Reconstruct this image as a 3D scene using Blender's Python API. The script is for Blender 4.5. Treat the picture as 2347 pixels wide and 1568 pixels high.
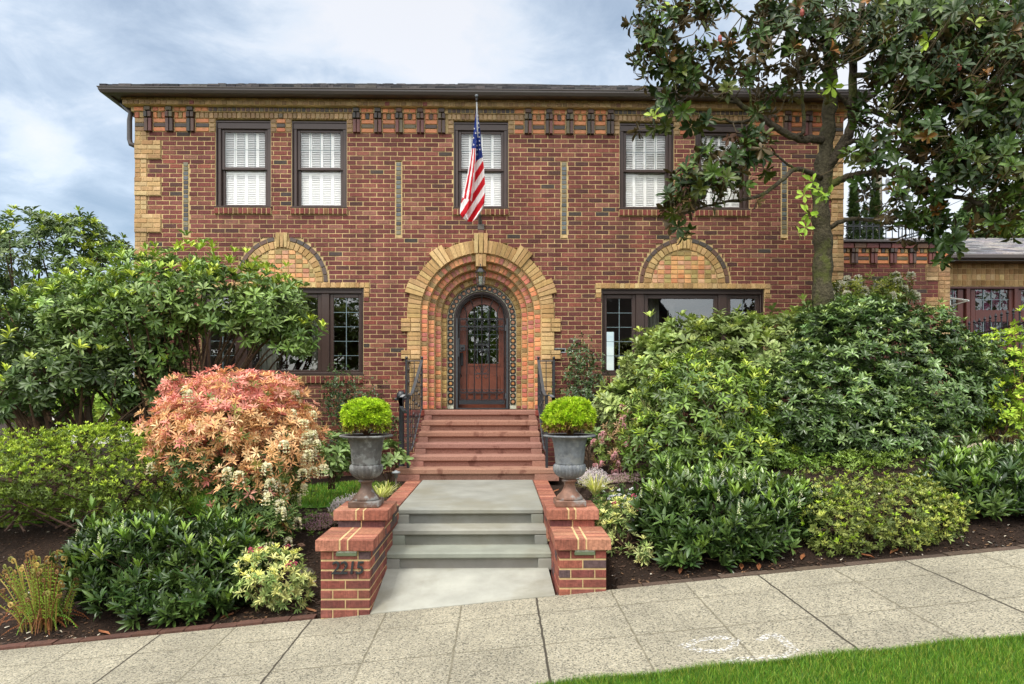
import bpy, math, random
import numpy as np
from mathutils import Vector, Matrix
random.seed(7); rng = np.random.default_rng(11)
for o in list(bpy.data.objects): bpy.data.objects.remove(o)
S = bpy.context.scene
COL = S.collection
R = math.radians
# ------------------------------------------------------------------ camera, exposure, sky, sun
CAMZ = 1.661; FPX = 1565.0; YAW = R(1.02); HOR = 897.0
cd = bpy.data.cameras.new('camera'); cd.lens = 24.0; cd.sensor_width = 36.0
cd.shift_y = (HOR-784)/2347.0; cd.clip_end = 3000; cd.clip_start = .05
cam = bpy.data.objects.new('camera', cd); COL.objects.link(cam)
cam.location = (0, 0, CAMZ); cam.rotation_euler = (R(90), 0, -YAW); S.camera = cam
S.view_settings.view_transform = 'Standard'; S.view_settings.look = 'None'
S.view_settings.exposure = 0.74; S.view_settings.gamma = 1
S.cycles.max_bounces = 8; S.cycles.transparent_max_bounces = 16
SUN_EL, SUN_AZ = 60, 206           # azimuth clockwise from +Y, the direction the light comes from
sd = bpy.data.lights.new('sun', 'SUN'); sd.energy = 1.5; sd.angle = R(10); sd.color = (1, .95, .87)
sun = bpy.data.objects.new('sun', sd); COL.objects.link(sun)
_d = Vector((math.sin(R(SUN_AZ))*math.cos(R(SUN_EL)), math.cos(R(SUN_AZ))*math.cos(R(SUN_EL)), math.sin(R(SUN_EL))))
sun.rotation_euler = _d.to_track_quat('Z', 'Y').to_euler(); sun.location = (-6, -10, 20)

def P(u, v, Y):
    """the world point at depth Y seen at the photo's 2347 px wide position u, v"""
    xc = (u-1174)/FPX; zc = -(v-HOR)/FPX
    dx = xc*math.cos(YAW)+math.sin(YAW); dy = math.cos(YAW)-xc*math.sin(YAW)
    k = Y/dy
    return Vector((dx*k, Y, CAMZ+zc*k))
def PX(u, Y): return P(u, HOR, Y).x
def direc(u, v): return P(u, v, 10).normalized() if False else (P(u, v, 10)-Vector((0, 0, CAMZ))).normalized()

world = bpy.data.worlds.new('World'); S.world = world; world.use_nodes = True
nt = world.node_tree; nt.nodes.clear()
def nd(t, typ, **k):
    n = t.nodes.new(typ)
    for a, b in k.items(): setattr(n, a, b)
    return n
def mth(t, op, a, b=None, clamp=False):
    n = nd(t, 'ShaderNodeMath', operation=op, use_clamp=clamp)
    for i, x in enumerate((a, b)):
        if x is None: continue
        if isinstance(x, (int, float)): n.inputs[i].default_value = x
        else: t.links.new(x, n.inputs[i])
    return n.outputs[0]
def build_sky(t):
    L = t.links.new
    tc = nd(t, 'ShaderNodeTexCoord'); g = tc.outputs['Generated']
    sp = nd(t, 'ShaderNodeSeparateXYZ'); L(g, sp.inputs[0])
    # cloud deck: project the direction on a high plane so that clouds flatten toward the horizon
    zz = mth(t, 'ADD', mth(t, 'MAXIMUM', sp.outputs[2], 0.0), .32)
    cx = mth(t, 'DIVIDE', sp.outputs[0], zz); cy = mth(t, 'DIVIDE', sp.outputs[1], zz)
    cb = nd(t, 'ShaderNodeCombineXYZ'); L(cx, cb.inputs[0]); L(cy, cb.inputs[1]); L(mth(t, 'MULTIPLY', sp.outputs[2], 1.5), cb.inputs[2])
    n1 = nd(t, 'ShaderNodeTexNoise'); n1.inputs['Scale'].default_value = 1.6; n1.inputs['Detail'].default_value = 9
    n1.inputs['Roughness'].default_value = .58; n1.inputs['Distortion'].default_value = .35; L(cb.outputs[0], n1.inputs['Vector'])
    f = mth(t, 'MULTIPLY', mth(t, 'SUBTRACT', n1.outputs[0], .5), 2.9)
    n2 = nd(t, 'ShaderNodeTexNoise'); n2.inputs['Scale'].default_value = 5.5; n2.inputs['Detail'].default_value = 10; n2.inputs['Roughness'].default_value = .62; n2.inputs['Distortion'].default_value = .5
    L(cb.outputs[0], n2.inputs['Vector']); f = mth(t, 'ADD', f, mth(t, 'MULTIPLY', mth(t, 'SUBTRACT', n2.outputs[0], .5), 1.8))
    f = mth(t, 'ADD', f, .46)
    blobs = [  # (u, v, radius deg, weight) bright (+) and dark (-) masses of cloud
        (170, 190, 5, .55), (60, 150, 5, .35), (60, 360, 3, .35), (740, 50, 8, .45), (1130, 140, 8, .5), (1040, 40, 5, .3), (1350, 190, 7, .4), (330, 190, 4, .35), (200, 240, 3.5, .35), (70, 370, 2.5, .3),
        (420, 90, 7, -.45), (230, 20, 7, -.45), (640, 150, 4, -.3), (110, 480, 9, -.5), (260, 350, 6, -.35), (50, 260, 4, -.3), (850, 175, 3.5, -.38), (560, 150, 5, -.2), (1450, 60, 9, -.55),
        (1250, 20, 6, -.4), (1000, 10, 3, -.3), (2050, 450, 12, .6), (2200, 200, 16, .4), (0, 640, 9, .25)]
    for (u, v, r, w) in blobs:
        d = direc(u, v)
        dp = nd(t, 'ShaderNodeVectorMath', operation='DOT_PRODUCT'); L(g, dp.inputs[0]); dp.inputs[1].default_value = d
        mr = nd(t, 'ShaderNodeMapRange', interpolation_type='SMOOTHSTEP'); L(dp.outputs['Value'], mr.inputs[0])
        mr.inputs[1].default_value = math.cos(R(r)*1.5); mr.inputs[2].default_value = 1.0
        mr.inputs[3].default_value = 0; mr.inputs[4].default_value = w
        f = mth(t, 'ADD', f, mr.outputs[0])
    f = mth(t, 'DIVIDE', mth(t, 'ADD', f, .45), 1.6)
    cr = nd(t, 'ShaderNodeValToRGB'); L(f, cr.inputs[0])
    e = cr.color_ramp.elements
    e[0].position = 0; e[0].color = (.24, .30, .36, 1)
    e[1].position = 1; e[1].color = (.80, .775, .735, 1)
    for p, c in ((.25, (.34, .40, .46, 1)), (.5, (.49, .55, .60, 1)), (.72, (.68, .71, .72, 1))):
        x = e.new(p); x.color = c
    # an overcast sky is brighter overhead and round the veiled sun
    dz = nd(t, 'ShaderNodeVectorMath', operation='DOT_PRODUCT'); L(g, dz.inputs[0]); dz.inputs[1].default_value = _d
    ms = nd(t, 'ShaderNodeMapRange', interpolation_type='SMOOTHSTEP'); L(dz.outputs['Value'], ms.inputs[0])
    ms.inputs[1].default_value = .05; ms.inputs[2].default_value = 1; ms.inputs[3].default_value = 1.0; ms.inputs[4].default_value = 3.8
    b1 = nd(t, 'ShaderNodeBackground'); mw = nd(t, 'ShaderNodeMix', data_type='RGBA'); L(mth(t, 'MULTIPLY', mth(t, 'SUBTRACT', ms.outputs[0], 1.0), .5, True), mw.inputs[0]); L(cr.outputs[0], mw.inputs[6]); mw.inputs[7].default_value = (.70, .685, .65, 1)
    L(mw.outputs[2], b1.inputs[0]); L(mth(t, 'MULTIPLY', ms.outputs[0], .58), b1.inputs[1])
    sk = nd(t, 'ShaderNodeTexSky', sky_type='NISHITA', sun_disc=False); sk.sun_elevation = R(SUN_EL); sk.sun_rotation = R(SUN_AZ)
    b2 = nd(t, 'ShaderNodeBackground'); L(sk.outputs[0], b2.inputs[0]); b2.inputs[1].default_value = .05
    ad = nd(t, 'ShaderNodeAddShader'); L(b1.outputs[0], ad.inputs[0]); L(b2.outputs[0], ad.inputs[1])
    out = nd(t, 'ShaderNodeOutputWorld'); L(ad.outputs[0], out.inputs[0])
build_sky(nt)

# ------------------------------------------------------------------ helpers
def lin(c):
    return tuple(((x/255)/12.92 if x/255 <= .04045 else ((x/255+.055)/1.055)**2.4) for x in c)
def jit(c, a=.12, h=.04):
    k = 1+random.uniform(-a, a)
    return tuple(max(0, x*k*(1+random.uniform(-h, h))) for x in c)
PAL = {
 'red': [(124,62,52),(132,72,58),(114,55,48),(148,92,74),(104,50,44),(122,62,52),(126,68,58),(138,80,62),(110,56,49),(140,70,54),(92,54,48),(72,60,56)],
 'redlow': [(146,74,58),(134,66,52),(156,84,62),(120,58,50),(142,76,62),(106,58,54),(90,68,68)],
 'cap': [(166,96,66),(154,84,58),(174,108,76),(148,78,54)],
 'rust': [(132,60,50),(118,56,46),(128,84,50),(140,68,56),(108,50,44)],
 'tan': [(182,148,102),(172,138,94),(192,160,114),(164,126,84),(176,140,92)],
 'tand': [(158,124,76),(146,112,66),(168,134,86),(138,104,60)],
 'gold': [(192,156,98),(182,146,88),(202,168,110),(172,134,80),(188,152,98)],
 'orange': [(202,118,56),(208,126,62),(190,102,50)],
 'black': [(62,56,50),(74,64,54),(88,62,50),(72,54,46),(96,84,60)],
 'oxblood': [(108,62,54),(98,56,50),(88,66,58)],
 'rim': [(98,72,60),(84,70,62),(110,78,62),(80,68,62),(74,66,62)],
 'slate': [(88,94,98),(76,78,80),(98,100,96),(66,64,64),(110,104,84)],
 'portal': [(216,134,80),(200,110,82),(222,148,88),(190,112,96),(150,124,72),(204,132,96),(176,96,80),(140,112,64),(214,140,84),(190,140,84),(206,120,74)],
 'olive': [(152,126,70),(142,114,62),(166,138,80),(132,104,58),(176,146,88),(132,72,62)],
 'mosaic': [(210,154,100),(204,136,88),(208,162,126),(190,142,108),(172,152,94),(156,136,82),(200,146,108),(212,158,104),(182,118,90),(150,126,74),(196,160,106)],
}
PALW = {'red': [10,9,10,4,7,9,8,4,9,4,4,1.6]}
def pc(k, a=.10):
    c = lin(random.choices(PAL[k], weights=PALW.get(k))[0]); g = sum(c)/3; f = {'red': .15, 'redlow': .12, 'orange': .12, 'portal': .1, 'rust': .12, 'cap': .22, 'gold': .12, 'tan': .08, 'tand': .08}.get(k, 0)
    return jit(tuple((x+(g-x)*f)*(.96 if k in ('red', 'rust') else 1) for x in c), a)
MORT = lin((196,170,124))

class MB:
    def __init__(s): s.V = []; s.F = []; s.C = []; s.M = []; s.n = 0
    def add(s, vs, fs, col=(.5,.5,.5), m=0):
        n = s.n; s.V += [tuple(v) for v in vs]; s.n += len(vs)
        for f in fs: s.F.append(tuple(i+n for i in f)); s.C.append(col); s.M.append(m)
    def box(s, x0, x1, y0, y1, z0, z1, col=(.5,.5,.5), m=0):
        v = [(x,y,z) for z in (z0,z1) for y in (y0,y1) for x in (x0,x1)]
        s.add(v, [(0,1,5,4),(1,3,7,5),(3,2,6,7),(2,0,4,6),(4,5,7,6),(2,3,1,0)], col, m)
    def blk(s, c, A, B, N, w0, w1, h, d, col, bev=.004, m=0):
        """a bevelled block; c = centre of its front face, A across, B up, N outward; w0/w1 its width at the bottom and top"""
        c = Vector(c); A = Vector(A); B = Vector(B); N = Vector(N)
        def q(i, off): 
            r = []
            for sx, sz in ((-1,-1),(1,-1),(1,1),(-1,1)):
                w = (w0 if sz < 0 else w1)/2-i
                r.append(c+A*(sx*w)+B*(sz*(h/2-i))+N*off)
            return r
        v = q(bev, 0)+q(0, -bev)+q(0, -d)
        f = [(0,1,2,3)]
        for a in (0, 4):
            for i in range(4):
                j = (i+1) % 4
                f.append((a+4+i, a+4+j, a+j, a+i))
        s.add(v, f, col, m)
    def rb(s, x0, x1, y0, y1, z0, z1, col=(.5,.5,.5), b=.006, m=0):
        """box with every edge chamfered"""
        b = min(b, (x1-x0)*.45, (y1-y0)*.45, (z1-z0)*.45)
        X = (x0,x1); Yy = (y0,y1); Z = (z0,z1); vs = []; idx = {}
        for i in (0,1):
            for j in (0,1):
                for k in (0,1):
                    sx, sy, sz = (b if i == 0 else -b), (b if j == 0 else -b), (b if k == 0 else -b)
                    idx[(i,j,k,0)] = len(vs); vs.append((X[i], Yy[j]+sy, Z[k]+sz))
                    idx[(i,j,k,1)] = len(vs); vs.append((X[i]+sx, Yy[j], Z[k]+sz))
                    idx[(i,j,k,2)] = len(vs); vs.append((X[i]+sx, Yy[j]+sy, Z[k]))
        f = []
        for i in (0,1): f.append([idx[(i,0,0,0)],idx[(i,1,0,0)],idx[(i,1,1,0)],idx[(i,0,1,0)]])
        for j in (0,1): f.append([idx[(0,j,0,1)],idx[(1,j,0,1)],idx[(1,j,1,1)],idx[(0,j,1,1)]])
        for k in (0,1): f.append([idx[(0,0,k,2)],idx[(1,0,k,2)],idx[(1,1,k,2)],idx[(0,1,k,2)]])
        for i in (0,1):
            for j in (0,1): f.append([idx[(i,j,0,0)],idx[(i,j,1,0)],idx[(i,j,1,1)],idx[(i,j,0,1)]])
            for k in (0,1): f.append([idx[(i,0,k,0)],idx[(i,1,k,0)],idx[(i,1,k,2)],idx[(i,0,k,2)]])
        for j in (0,1):
            for k in (0,1): f.append([idx[(0,j,k,1)],idx[(1,j,k,1)],idx[(1,j,k,2)],idx[(0,j,k,2)]])
        for i in (0,1):
            for j in (0,1):
                for k in (0,1): f.append([idx[(i,j,k,0)],idx[(i,j,k,1)],idx[(i,j,k,2)]])
        c = Vector(((x0+x1)/2,(y0+y1)/2,(z0+z1)/2)); out = []
        for q in f:
            a, bb, cc = (Vector(vs[t]) for t in q[:3]); n = (bb-a).cross(cc-a)
            m_ = sum((Vector(vs[t]) for t in q), Vector())/len(q)
            out.append(tuple(q if n.dot(m_-c) > 0 else q[::-1]))
        s.add(vs, out, col, m)
    def tube(s, pts, r, n=6, col=(.5,.5,.5), m=0, cap=True):
        pts = [Vector(p) for p in pts]; k = len(pts)
        rr = r if isinstance(r, (list, tuple)) else [r]*k
        vs = []; up = None
        for i, p in enumerate(pts):
            t = (pts[min(i+1,k-1)]-pts[max(i-1,0)]).normalized()
            if up is None: up = Vector((0,0,1)) if abs(t.z) < .9 else Vector((1,0,0))
            a = t.cross(up).normalized(); b = a.cross(t).normalized(); up = b
            for j in range(n):
                an = 2*math.pi*j/n+math.pi/n
                vs.append(p+(a*math.cos(an)+b*math.sin(an))*rr[i])
        fs = []
        for i in range(k-1):
            for j in range(n):
                q = (j+1) % n
                fs.append((i*n+j, i*n+q, (i+1)*n+q, (i+1)*n+j))
        if cap: fs += [tuple(range(n))[::-1], tuple((k-1)*n+j for j in range(n))]
        s.add(vs, fs, col, m)
    def lathe(s, prof, c=(0,0,0), n=24, col=(.5,.5,.5), m=0, flute=None):
        vs = []; c = Vector(c)
        for (r, z) in prof:
            for j in range(n):
                a = 2*math.pi*j/n
                q = r*(1+(flute(z, a) if flute else 0))
                vs.append(c+Vector((q*math.cos(a), q*math.sin(a), z)))
        fs = []
        for i in range(len(prof)-1):
            for j in range(n):
                q = (j+1) % n
                fs.append((i*n+j, i*n+q, (i+1)*n+q, (i+1)*n+j))
        fs += [tuple(range(n))[::-1], tuple((len(prof)-1)*n+j for j in range(n))]
        s.add(vs, fs, col, m)
    def ball(s, c, r, col=(.5,.5,.5), n=8, m=0, sc=(1,1,1)):
        s_ = [(max(.001, r*math.sin(math.pi*i/(n//2))), -r*math.cos(math.pi*i/(n//2))) for i in range(n//2+1)]
        vs = []; c = Vector(c)
        for (q, z) in s_:
            for j in range(n):
                a = 2*math.pi*j/n
                vs.append(c+Vector((q*math.cos(a)*sc[0], q*math.sin(a)*sc[1], z*sc[2])))
        fs = [(i*n+j, i*n+(j+1)%n, (i+1)*n+(j+1)%n, (i+1)*n+j) for i in range(len(s_)-1) for j in range(n)]
        s.add(vs, fs, col, m)
    def build(s, name, mats, parent=None, smooth=False, at=None):
        """one mesh object; verts are world coordinates, its origin is the parent's (or 'at')"""
        w = wloc(parent) if parent else Vector((0,0,0))
        o_ = Vector(at) if at is not None else w
        me = bpy.data.meshes.new(name)
        me.from_pydata([(v[0]-o_.x, v[1]-o_.y, v[2]-o_.z) for v in s.V], [], s.F)
        if not isinstance(mats, (list, tuple)): mats = [mats]
        for m in mats: me.materials.append(m)
        if len(mats) > 1: me.polygons.foreach_set('material_index', s.M)
        a = me.attributes.new('Col', 'FLOAT_COLOR', 'FACE')
        arr = np.ones((len(s.F), 4), np.float32)
        if s.C: arr[:, :3] = np.array(s.C, np.float32)
        a.data.foreach_set('color', arr.ravel())
        if smooth: me.polygons.foreach_set('use_smooth', [True]*len(s.F))
        me.update()
        o = bpy.data.objects.new(name, me); COL.objects.link(o)
        if parent: o.parent = parent
        o.location = o_-w
        return o
def wloc(o):
    v = Vector((0,0,0))
    while o: v += o.location; o = o.parent
    return v
def tag(o, label=None, cat=None, group=None, kind=None):
    if label: o['label'] = label
    if cat: o['category'] = cat
    if group: o['group'] = group
    if kind: o['kind'] = kind
    return o
def root(name, label, cat, loc, group=None):
    o = bpy.data.objects.new(name, None); o.empty_display_size = .1; COL.objects.link(o); o.location = loc
    return tag(o, label, cat, group)
def kids(o): return [c for c in bpy.data.objects if c.parent == o]
def copy_tree(o, parent=None):
    c = o.copy(); COL.objects.link(c); c.parent = parent
    for ch in kids(o): copy_tree(ch, c)
    return c

# ------------------------------------------------------------------ materials
def mat(name, rough=.8, spec=.5, col=None, var=0, vscale=20, bump=0, bscale=40, bdist=.004, metal=0, streak=0, transl=0,
        stain=None, stscale=1.5, coat=0, detail=4, runs=0):
    m = bpy.data.materials.new(name); m.use_nodes = True; t = m.node_tree; t.nodes.clear(); L = t.links.new
    b = nd(t, 'ShaderNodeBsdfPrincipled'); out = nd(t, 'ShaderNodeOutputMaterial')
    b.inputs['Roughness'].default_value = rough; b.inputs['Metallic'].default_value = metal
    b.inputs['Specular IOR Level'].default_value = spec; b.inputs['Coat Weight'].default_value = coat
    tc = nd(t, 'ShaderNodeTexCoord').outputs['Object']
    if col is None: c = nd(t, 'ShaderNodeAttribute', attribute_name='Col').outputs['Color']
    else:
        r = nd(t, 'ShaderNodeRGB'); r.outputs[0].default_value = (*col, 1); c = r.outputs[0]
    def noise(sc, det=detail, ro=.6, vec=None):
        n = nd(t, 'ShaderNodeTexNoise'); n.inputs['Scale'].default_value = sc; n.inputs['Detail'].default_value = det
        n.inputs['Roughness'].default_value = ro; L(vec or tc, n.inputs['Vector']); return n.outputs[0]
    def mul(c, f, lo, hi, a=.3, z=.7):
        mr = nd(t, 'ShaderNodeMapRange'); L(f, mr.inputs[0]); mr.inputs[1].default_value = a; mr.inputs[2].default_value = z
        mr.inputs[3].default_value = lo; mr.inputs[4].default_value = hi
        x = nd(t, 'ShaderNodeVectorMath', operation='SCALE'); L(c, x.inputs[0]); L(mr.outputs[0], x.inputs['Scale']); return x.outputs[0]
    if var: c = mul(c, noise(vscale), 1-var, 1+var)
    h = None
    if streak:
        mp = nd(t, 'ShaderNodeMapping'); mp.inputs['Scale'].default_value = (150, 150, 9); L(tc, mp.inputs[0])
        sn = noise(1, 3, .6, mp.outputs[0]); c = mul(c, sn, 1-streak, 1+streak); h = sn
    if stain:
        n = noise(stscale, 6, .6); mr = nd(t, 'ShaderNodeMapRange', interpolation_type='SMOOTHSTEP'); L(n, mr.inputs[0])
        mr.inputs[1].default_value = stain[0]; mr.inputs[2].default_value = stain[1]
        mr.inputs[3].default_value = 0; mr.inputs[4].default_value = stain[2]
        mx = nd(t, 'ShaderNodeMix', data_type='RGBA'); L(mr.outputs[0], mx.inputs[0]); L(c, mx.inputs[6]); mx.inputs[7].default_value = (*stain[3], 1); c = mx.outputs[2]
    if runs:      # old rain streaks, long down the wall
        mp = nd(t, 'ShaderNodeMapping'); mp.inputs['Scale'].default_value = (3.2, 3.2, .45); L(tc, mp.inputs[0]); c = mul(c, noise(1, 6, .62, mp.outputs[0]), 1-runs, 1+runs*.6, .34, .66)
    L(c, b.inputs['Base Color'])
    if bump:
        n = noise(bscale, 5, .65)
        if h is not None: n = mth(t, 'ADD', n, mth(t, 'MULTIPLY', h, .8))
        bp = nd(t, 'ShaderNodeBump'); bp.inputs['Strength'].default_value = bump; bp.inputs['Distance'].default_value = bdist
        L(n, bp.inputs['Height']); L(bp.outputs[0], b.inputs['Normal'])
    if transl:
        tr = nd(t, 'ShaderNodeBsdfTranslucent'); L(c, tr.inputs[0]); mx = nd(t, 'ShaderNodeMixShader'); mx.inputs[0].default_value = transl
        L(b.outputs[0], mx.inputs[1]); L(tr.outputs[0], mx.inputs[2]); L(mx.outputs[0], out.inputs[0])
    else: L(b.outputs[0], out.inputs[0])
    return m
def underside(m, col):
    t = m.node_tree; b = next(n for n in t.nodes if n.type == 'BSDF_PRINCIPLED'); l = b.inputs['Base Color'].links[0]; s = l.from_socket
    g = nd(t, 'ShaderNodeNewGeometry'); mx = nd(t, 'ShaderNodeMix', data_type='RGBA'); t.links.new(g.outputs['Backfacing'], mx.inputs[0]); t.links.new(s, mx.inputs[6]); mx.inputs[7].default_value = (*lin(col), 1)
    t.links.new(mx.outputs[2], b.inputs['Base Color']); return m
def glass_mat(name, refl=.1, tint=(.9,.95,.93), rough=.0, wave=.0):
    m = bpy.data.materials.new(name); m.use_nodes = True; t = m.node_tree; t.nodes.clear(); L = t.links.new
    tr = nd(t, 'ShaderNodeBsdfTransparent'); tr.inputs[0].default_value = (*tint, 1)
    gl = nd(t, 'ShaderNodeBsdfGlossy'); gl.inputs['Roughness'].default_value = rough
    fr = nd(t, 'ShaderNodeLayerWeight'); fr.inputs[0].default_value = .5
    f = mth(t, 'ADD', mth(t, 'MULTIPLY', mth(t, 'POWER', fr.outputs['Facing'], 5.0), .9), .05+refl, True)
    if wave:
        tc = nd(t, 'ShaderNodeTexCoord'); n = nd(t, 'ShaderNodeTexNoise'); n.inputs['Scale'].default_value = 5; L(tc.outputs['Object'], n.inputs['Vector'])
        bp = nd(t, 'ShaderNodeBump'); bp.inputs['Strength'].default_value = wave; bp.inputs['Distance'].default_value = .01; L(n.outputs[0], bp.inputs['Height']); L(bp.outputs[0], gl.inputs['Normal'])
    mx = nd(t, 'ShaderNodeMixShader'); L(f, mx.inputs[0]); L(tr.outputs[0], mx.inputs[1]); L(gl.outputs[0], mx.inputs[2])
    out = nd(t, 'ShaderNodeOutputMaterial'); L(mx.outputs[0], out.inputs[0]); return m
M = {}
M['brick'] = mat('brick', .82, .35, var=.30, vscale=34, bump=.9, bscale=55, bdist=.008, streak=.24, stain=(.50,.74,.45,lin((84,64,56))), stscale=.9, detail=7, runs=.22)
M['tanbrick'] = mat('tan_brick', .85, .3, runs=.16, var=.16, vscale=25, bump=.6, bscale=60, bdist=.004, streak=.16)
M['glazed'] = mat('glazed_brick', .5, .5, var=.20, vscale=16, bump=.3, bscale=30, bdist=.003)
M['mortar'] = mat('mortar', .95, .2, runs=.2, col=MORT, var=.22, vscale=14, bump=.6, bscale=90, bdist=.004, stain=(.5,.75,.45,lin((120,102,76))), stscale=1.7)
M['brown'] = mat('brown_paint', .42, .5, col=lin((62,46,40)), var=.10, vscale=5)
M['gutter'] = mat('gutter_paint', .35, .5, col=lin((74,66,62)), var=.10, vscale=2)
M['white'] = mat('white_shutter_paint', .45, .5, col=lin((247,247,243)))
M['lead'] = mat('lead_came', .4, .5, col=lin((120,136,140)), metal=.2)
M['iron'] = mat('black_iron', .38, .55, col=lin((40,42,46)), var=.25, vscale=30, bump=.25, bscale=120, bdist=.001)
M['irongrey'] = mat('grey_iron', .4, .55, col=lin((66,70,74)), var=.2, vscale=30)
M['wood'] = mat('door_wood', .38, .5, col=lin((118,62,42)), var=.22, vscale=9, streak=.18)
M['tile'] = mat('painted_tile', .3, .5, var=.05)
M['dark'] = mat('dark_interior', .95, .1, col=(.06,.055,.05))
M['roof'] = mat('roof_shingle', .9, .3, var=.3, vscale=20, bump=.7, bscale=60, bdist=.006)
M['cfresh'] = mat('smooth_concrete', .78, .3, var=.2, vscale=2.2, bump=.35, bscale=170, bdist=.002, stain=(.44,.70,.6,lin((122,118,100))), stscale=1.4, detail=10)
M['cred'] = mat('red_concrete', .9, .25, var=.2, vscale=60, bump=.9, bscale=110, bdist=.006, stain=(.56,.66,.6,lin((98,58,48))), stscale=5.2, detail=8)
M['plain'] = mat('mixed_paint', .6, .4, var=.12, vscale=8)
M['cloth'] = mat('flag_cloth', .8, .2, transl=.25)
M['pane'] = glass_mat('window_glass', .13, wave=.05)
M['paneup'] = glass_mat('upper_glass', .02, (1,1,1), wave=.12)
M['leafglossy'] = mat('glossy_leaf', .30, .55, var=.18, vscale=60, transl=.06)
M['leaf'] = mat('leaf', .42, .5, var=.18, vscale=50, transl=.12)
M['leafsoft'] = mat('soft_leaf', .55, .4, var=.15, vscale=50, transl=.2)
M['magnolia'] = underside(mat('magnolia_leaf', .42, .3, var=.2, vscale=40, transl=.04), (82,68,38))
M['petal'] = mat('petal', .7, .3, transl=.3)
M['bark'] = mat('bark', .9, .3, var=.5, vscale=26, bump=1, bscale=24, bdist=.05, stain=(.5,.64,.75,lin((98,106,48))), stscale=3.0)
M['stem'] = mat('stem_bark', .85, .3, var=.3, vscale=25, bump=.5, bscale=60)
M['soil'] = mat('soil', .95, .2, col=lin((50,38,30)), var=.55, vscale=55, bump=1, bscale=70, bdist=.03, stain=(.62,.68,.5,lin((104,82,62))), stscale=45)
M['stone'] = mat('stone', .85, .3, var=.3, vscale=12, bump=.8, bscale=18, bdist=.02)
M['asphalt'] = mat('asphalt', .9, .3, col=(.05,.05,.052), var=.2, vscale=80, bump=.5, bscale=150)
M['turf'] = mat('turf', .95, .2, col=lin((66,104,30)), var=.3, vscale=30, bump=.6, bscale=80, bdist=.02)
M['urn'] = mat('urn_iron', .62, .4, var=.45, vscale=14, bump=.6, bscale=40, stain=(.50,.60,.75,lin((132,134,132))), stscale=8, detail=8)
# ------------------------------------------------------------------ ground, sidewalk, walkway
YW = 11.3; CR = .0754; DX = PX(1103, YW)
def sw(x, y=5.6): return -.063+.094*max(-16, min(16, x))-.012*(5.6-y)
def G(x, y):
    if y < 5.62: return sw(x, max(y, -8))-.03
    xx = max(-14, min(14, x))
    back = .40+(.062*(xx+.3) if xx < -.3 else .095*(xx+.3))
    t = (y-5.62)/(2.5 if x < 0 else 2.3); t = max(0, min(1, t)); t = t*t*(3-2*t)*.75+t*.25
    n = .035*math.sin(x*2.3+y*1.7)*math.sin(y*2.9-x*.8)+.018*math.sin(x*7.1+1)*math.sin(y*6.3)
    h = (sw(x)-.03)*(1-t)+back*t+n*min(1, (y-5.62)*2)
    if -1.5 < x < .95 and y < 9.6:            # stays below the steps and the landing
        h = min(h, .36 if y > 7.2 else -.12)
    if y > 16: h += (y-16)*-.02
    return h
def grid_axis(vals):
    out = []
    for a, b, st in vals:
        n = max(1, round((b-a)/st)); out += [a+(b-a)*i/n for i in range(n)]
    return out+[vals[-1][1]]
xs = grid_axis([(-900,-100,160),(-100,-20,20),(-20,-7,1),(-7,8.5,.11),(8.5,20,1),(20,100,20),(100,900,160)])
ys = grid_axis([(-900,-100,160),(-100,-12,20),(-12,5.4,1.5),(5.4,9.6,.09),(9.6,14,.4),(14,40,4),(40,100,20),(100,1200,180)])
mb = MB()
vs = [(x, y, G(x, y)) for y in ys for x in xs]; W = len(xs)
mb.add(vs, [(j*W+i, j*W+i+1, (j+1)*W+i+1, (j+1)*W+i) for j in range(len(ys)-1) for i in range(W-1)])
tag(mb.build('ground', M['soil'], smooth=True), 'dark mulched soil of the sloping planting beds', kind='structure')

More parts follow.
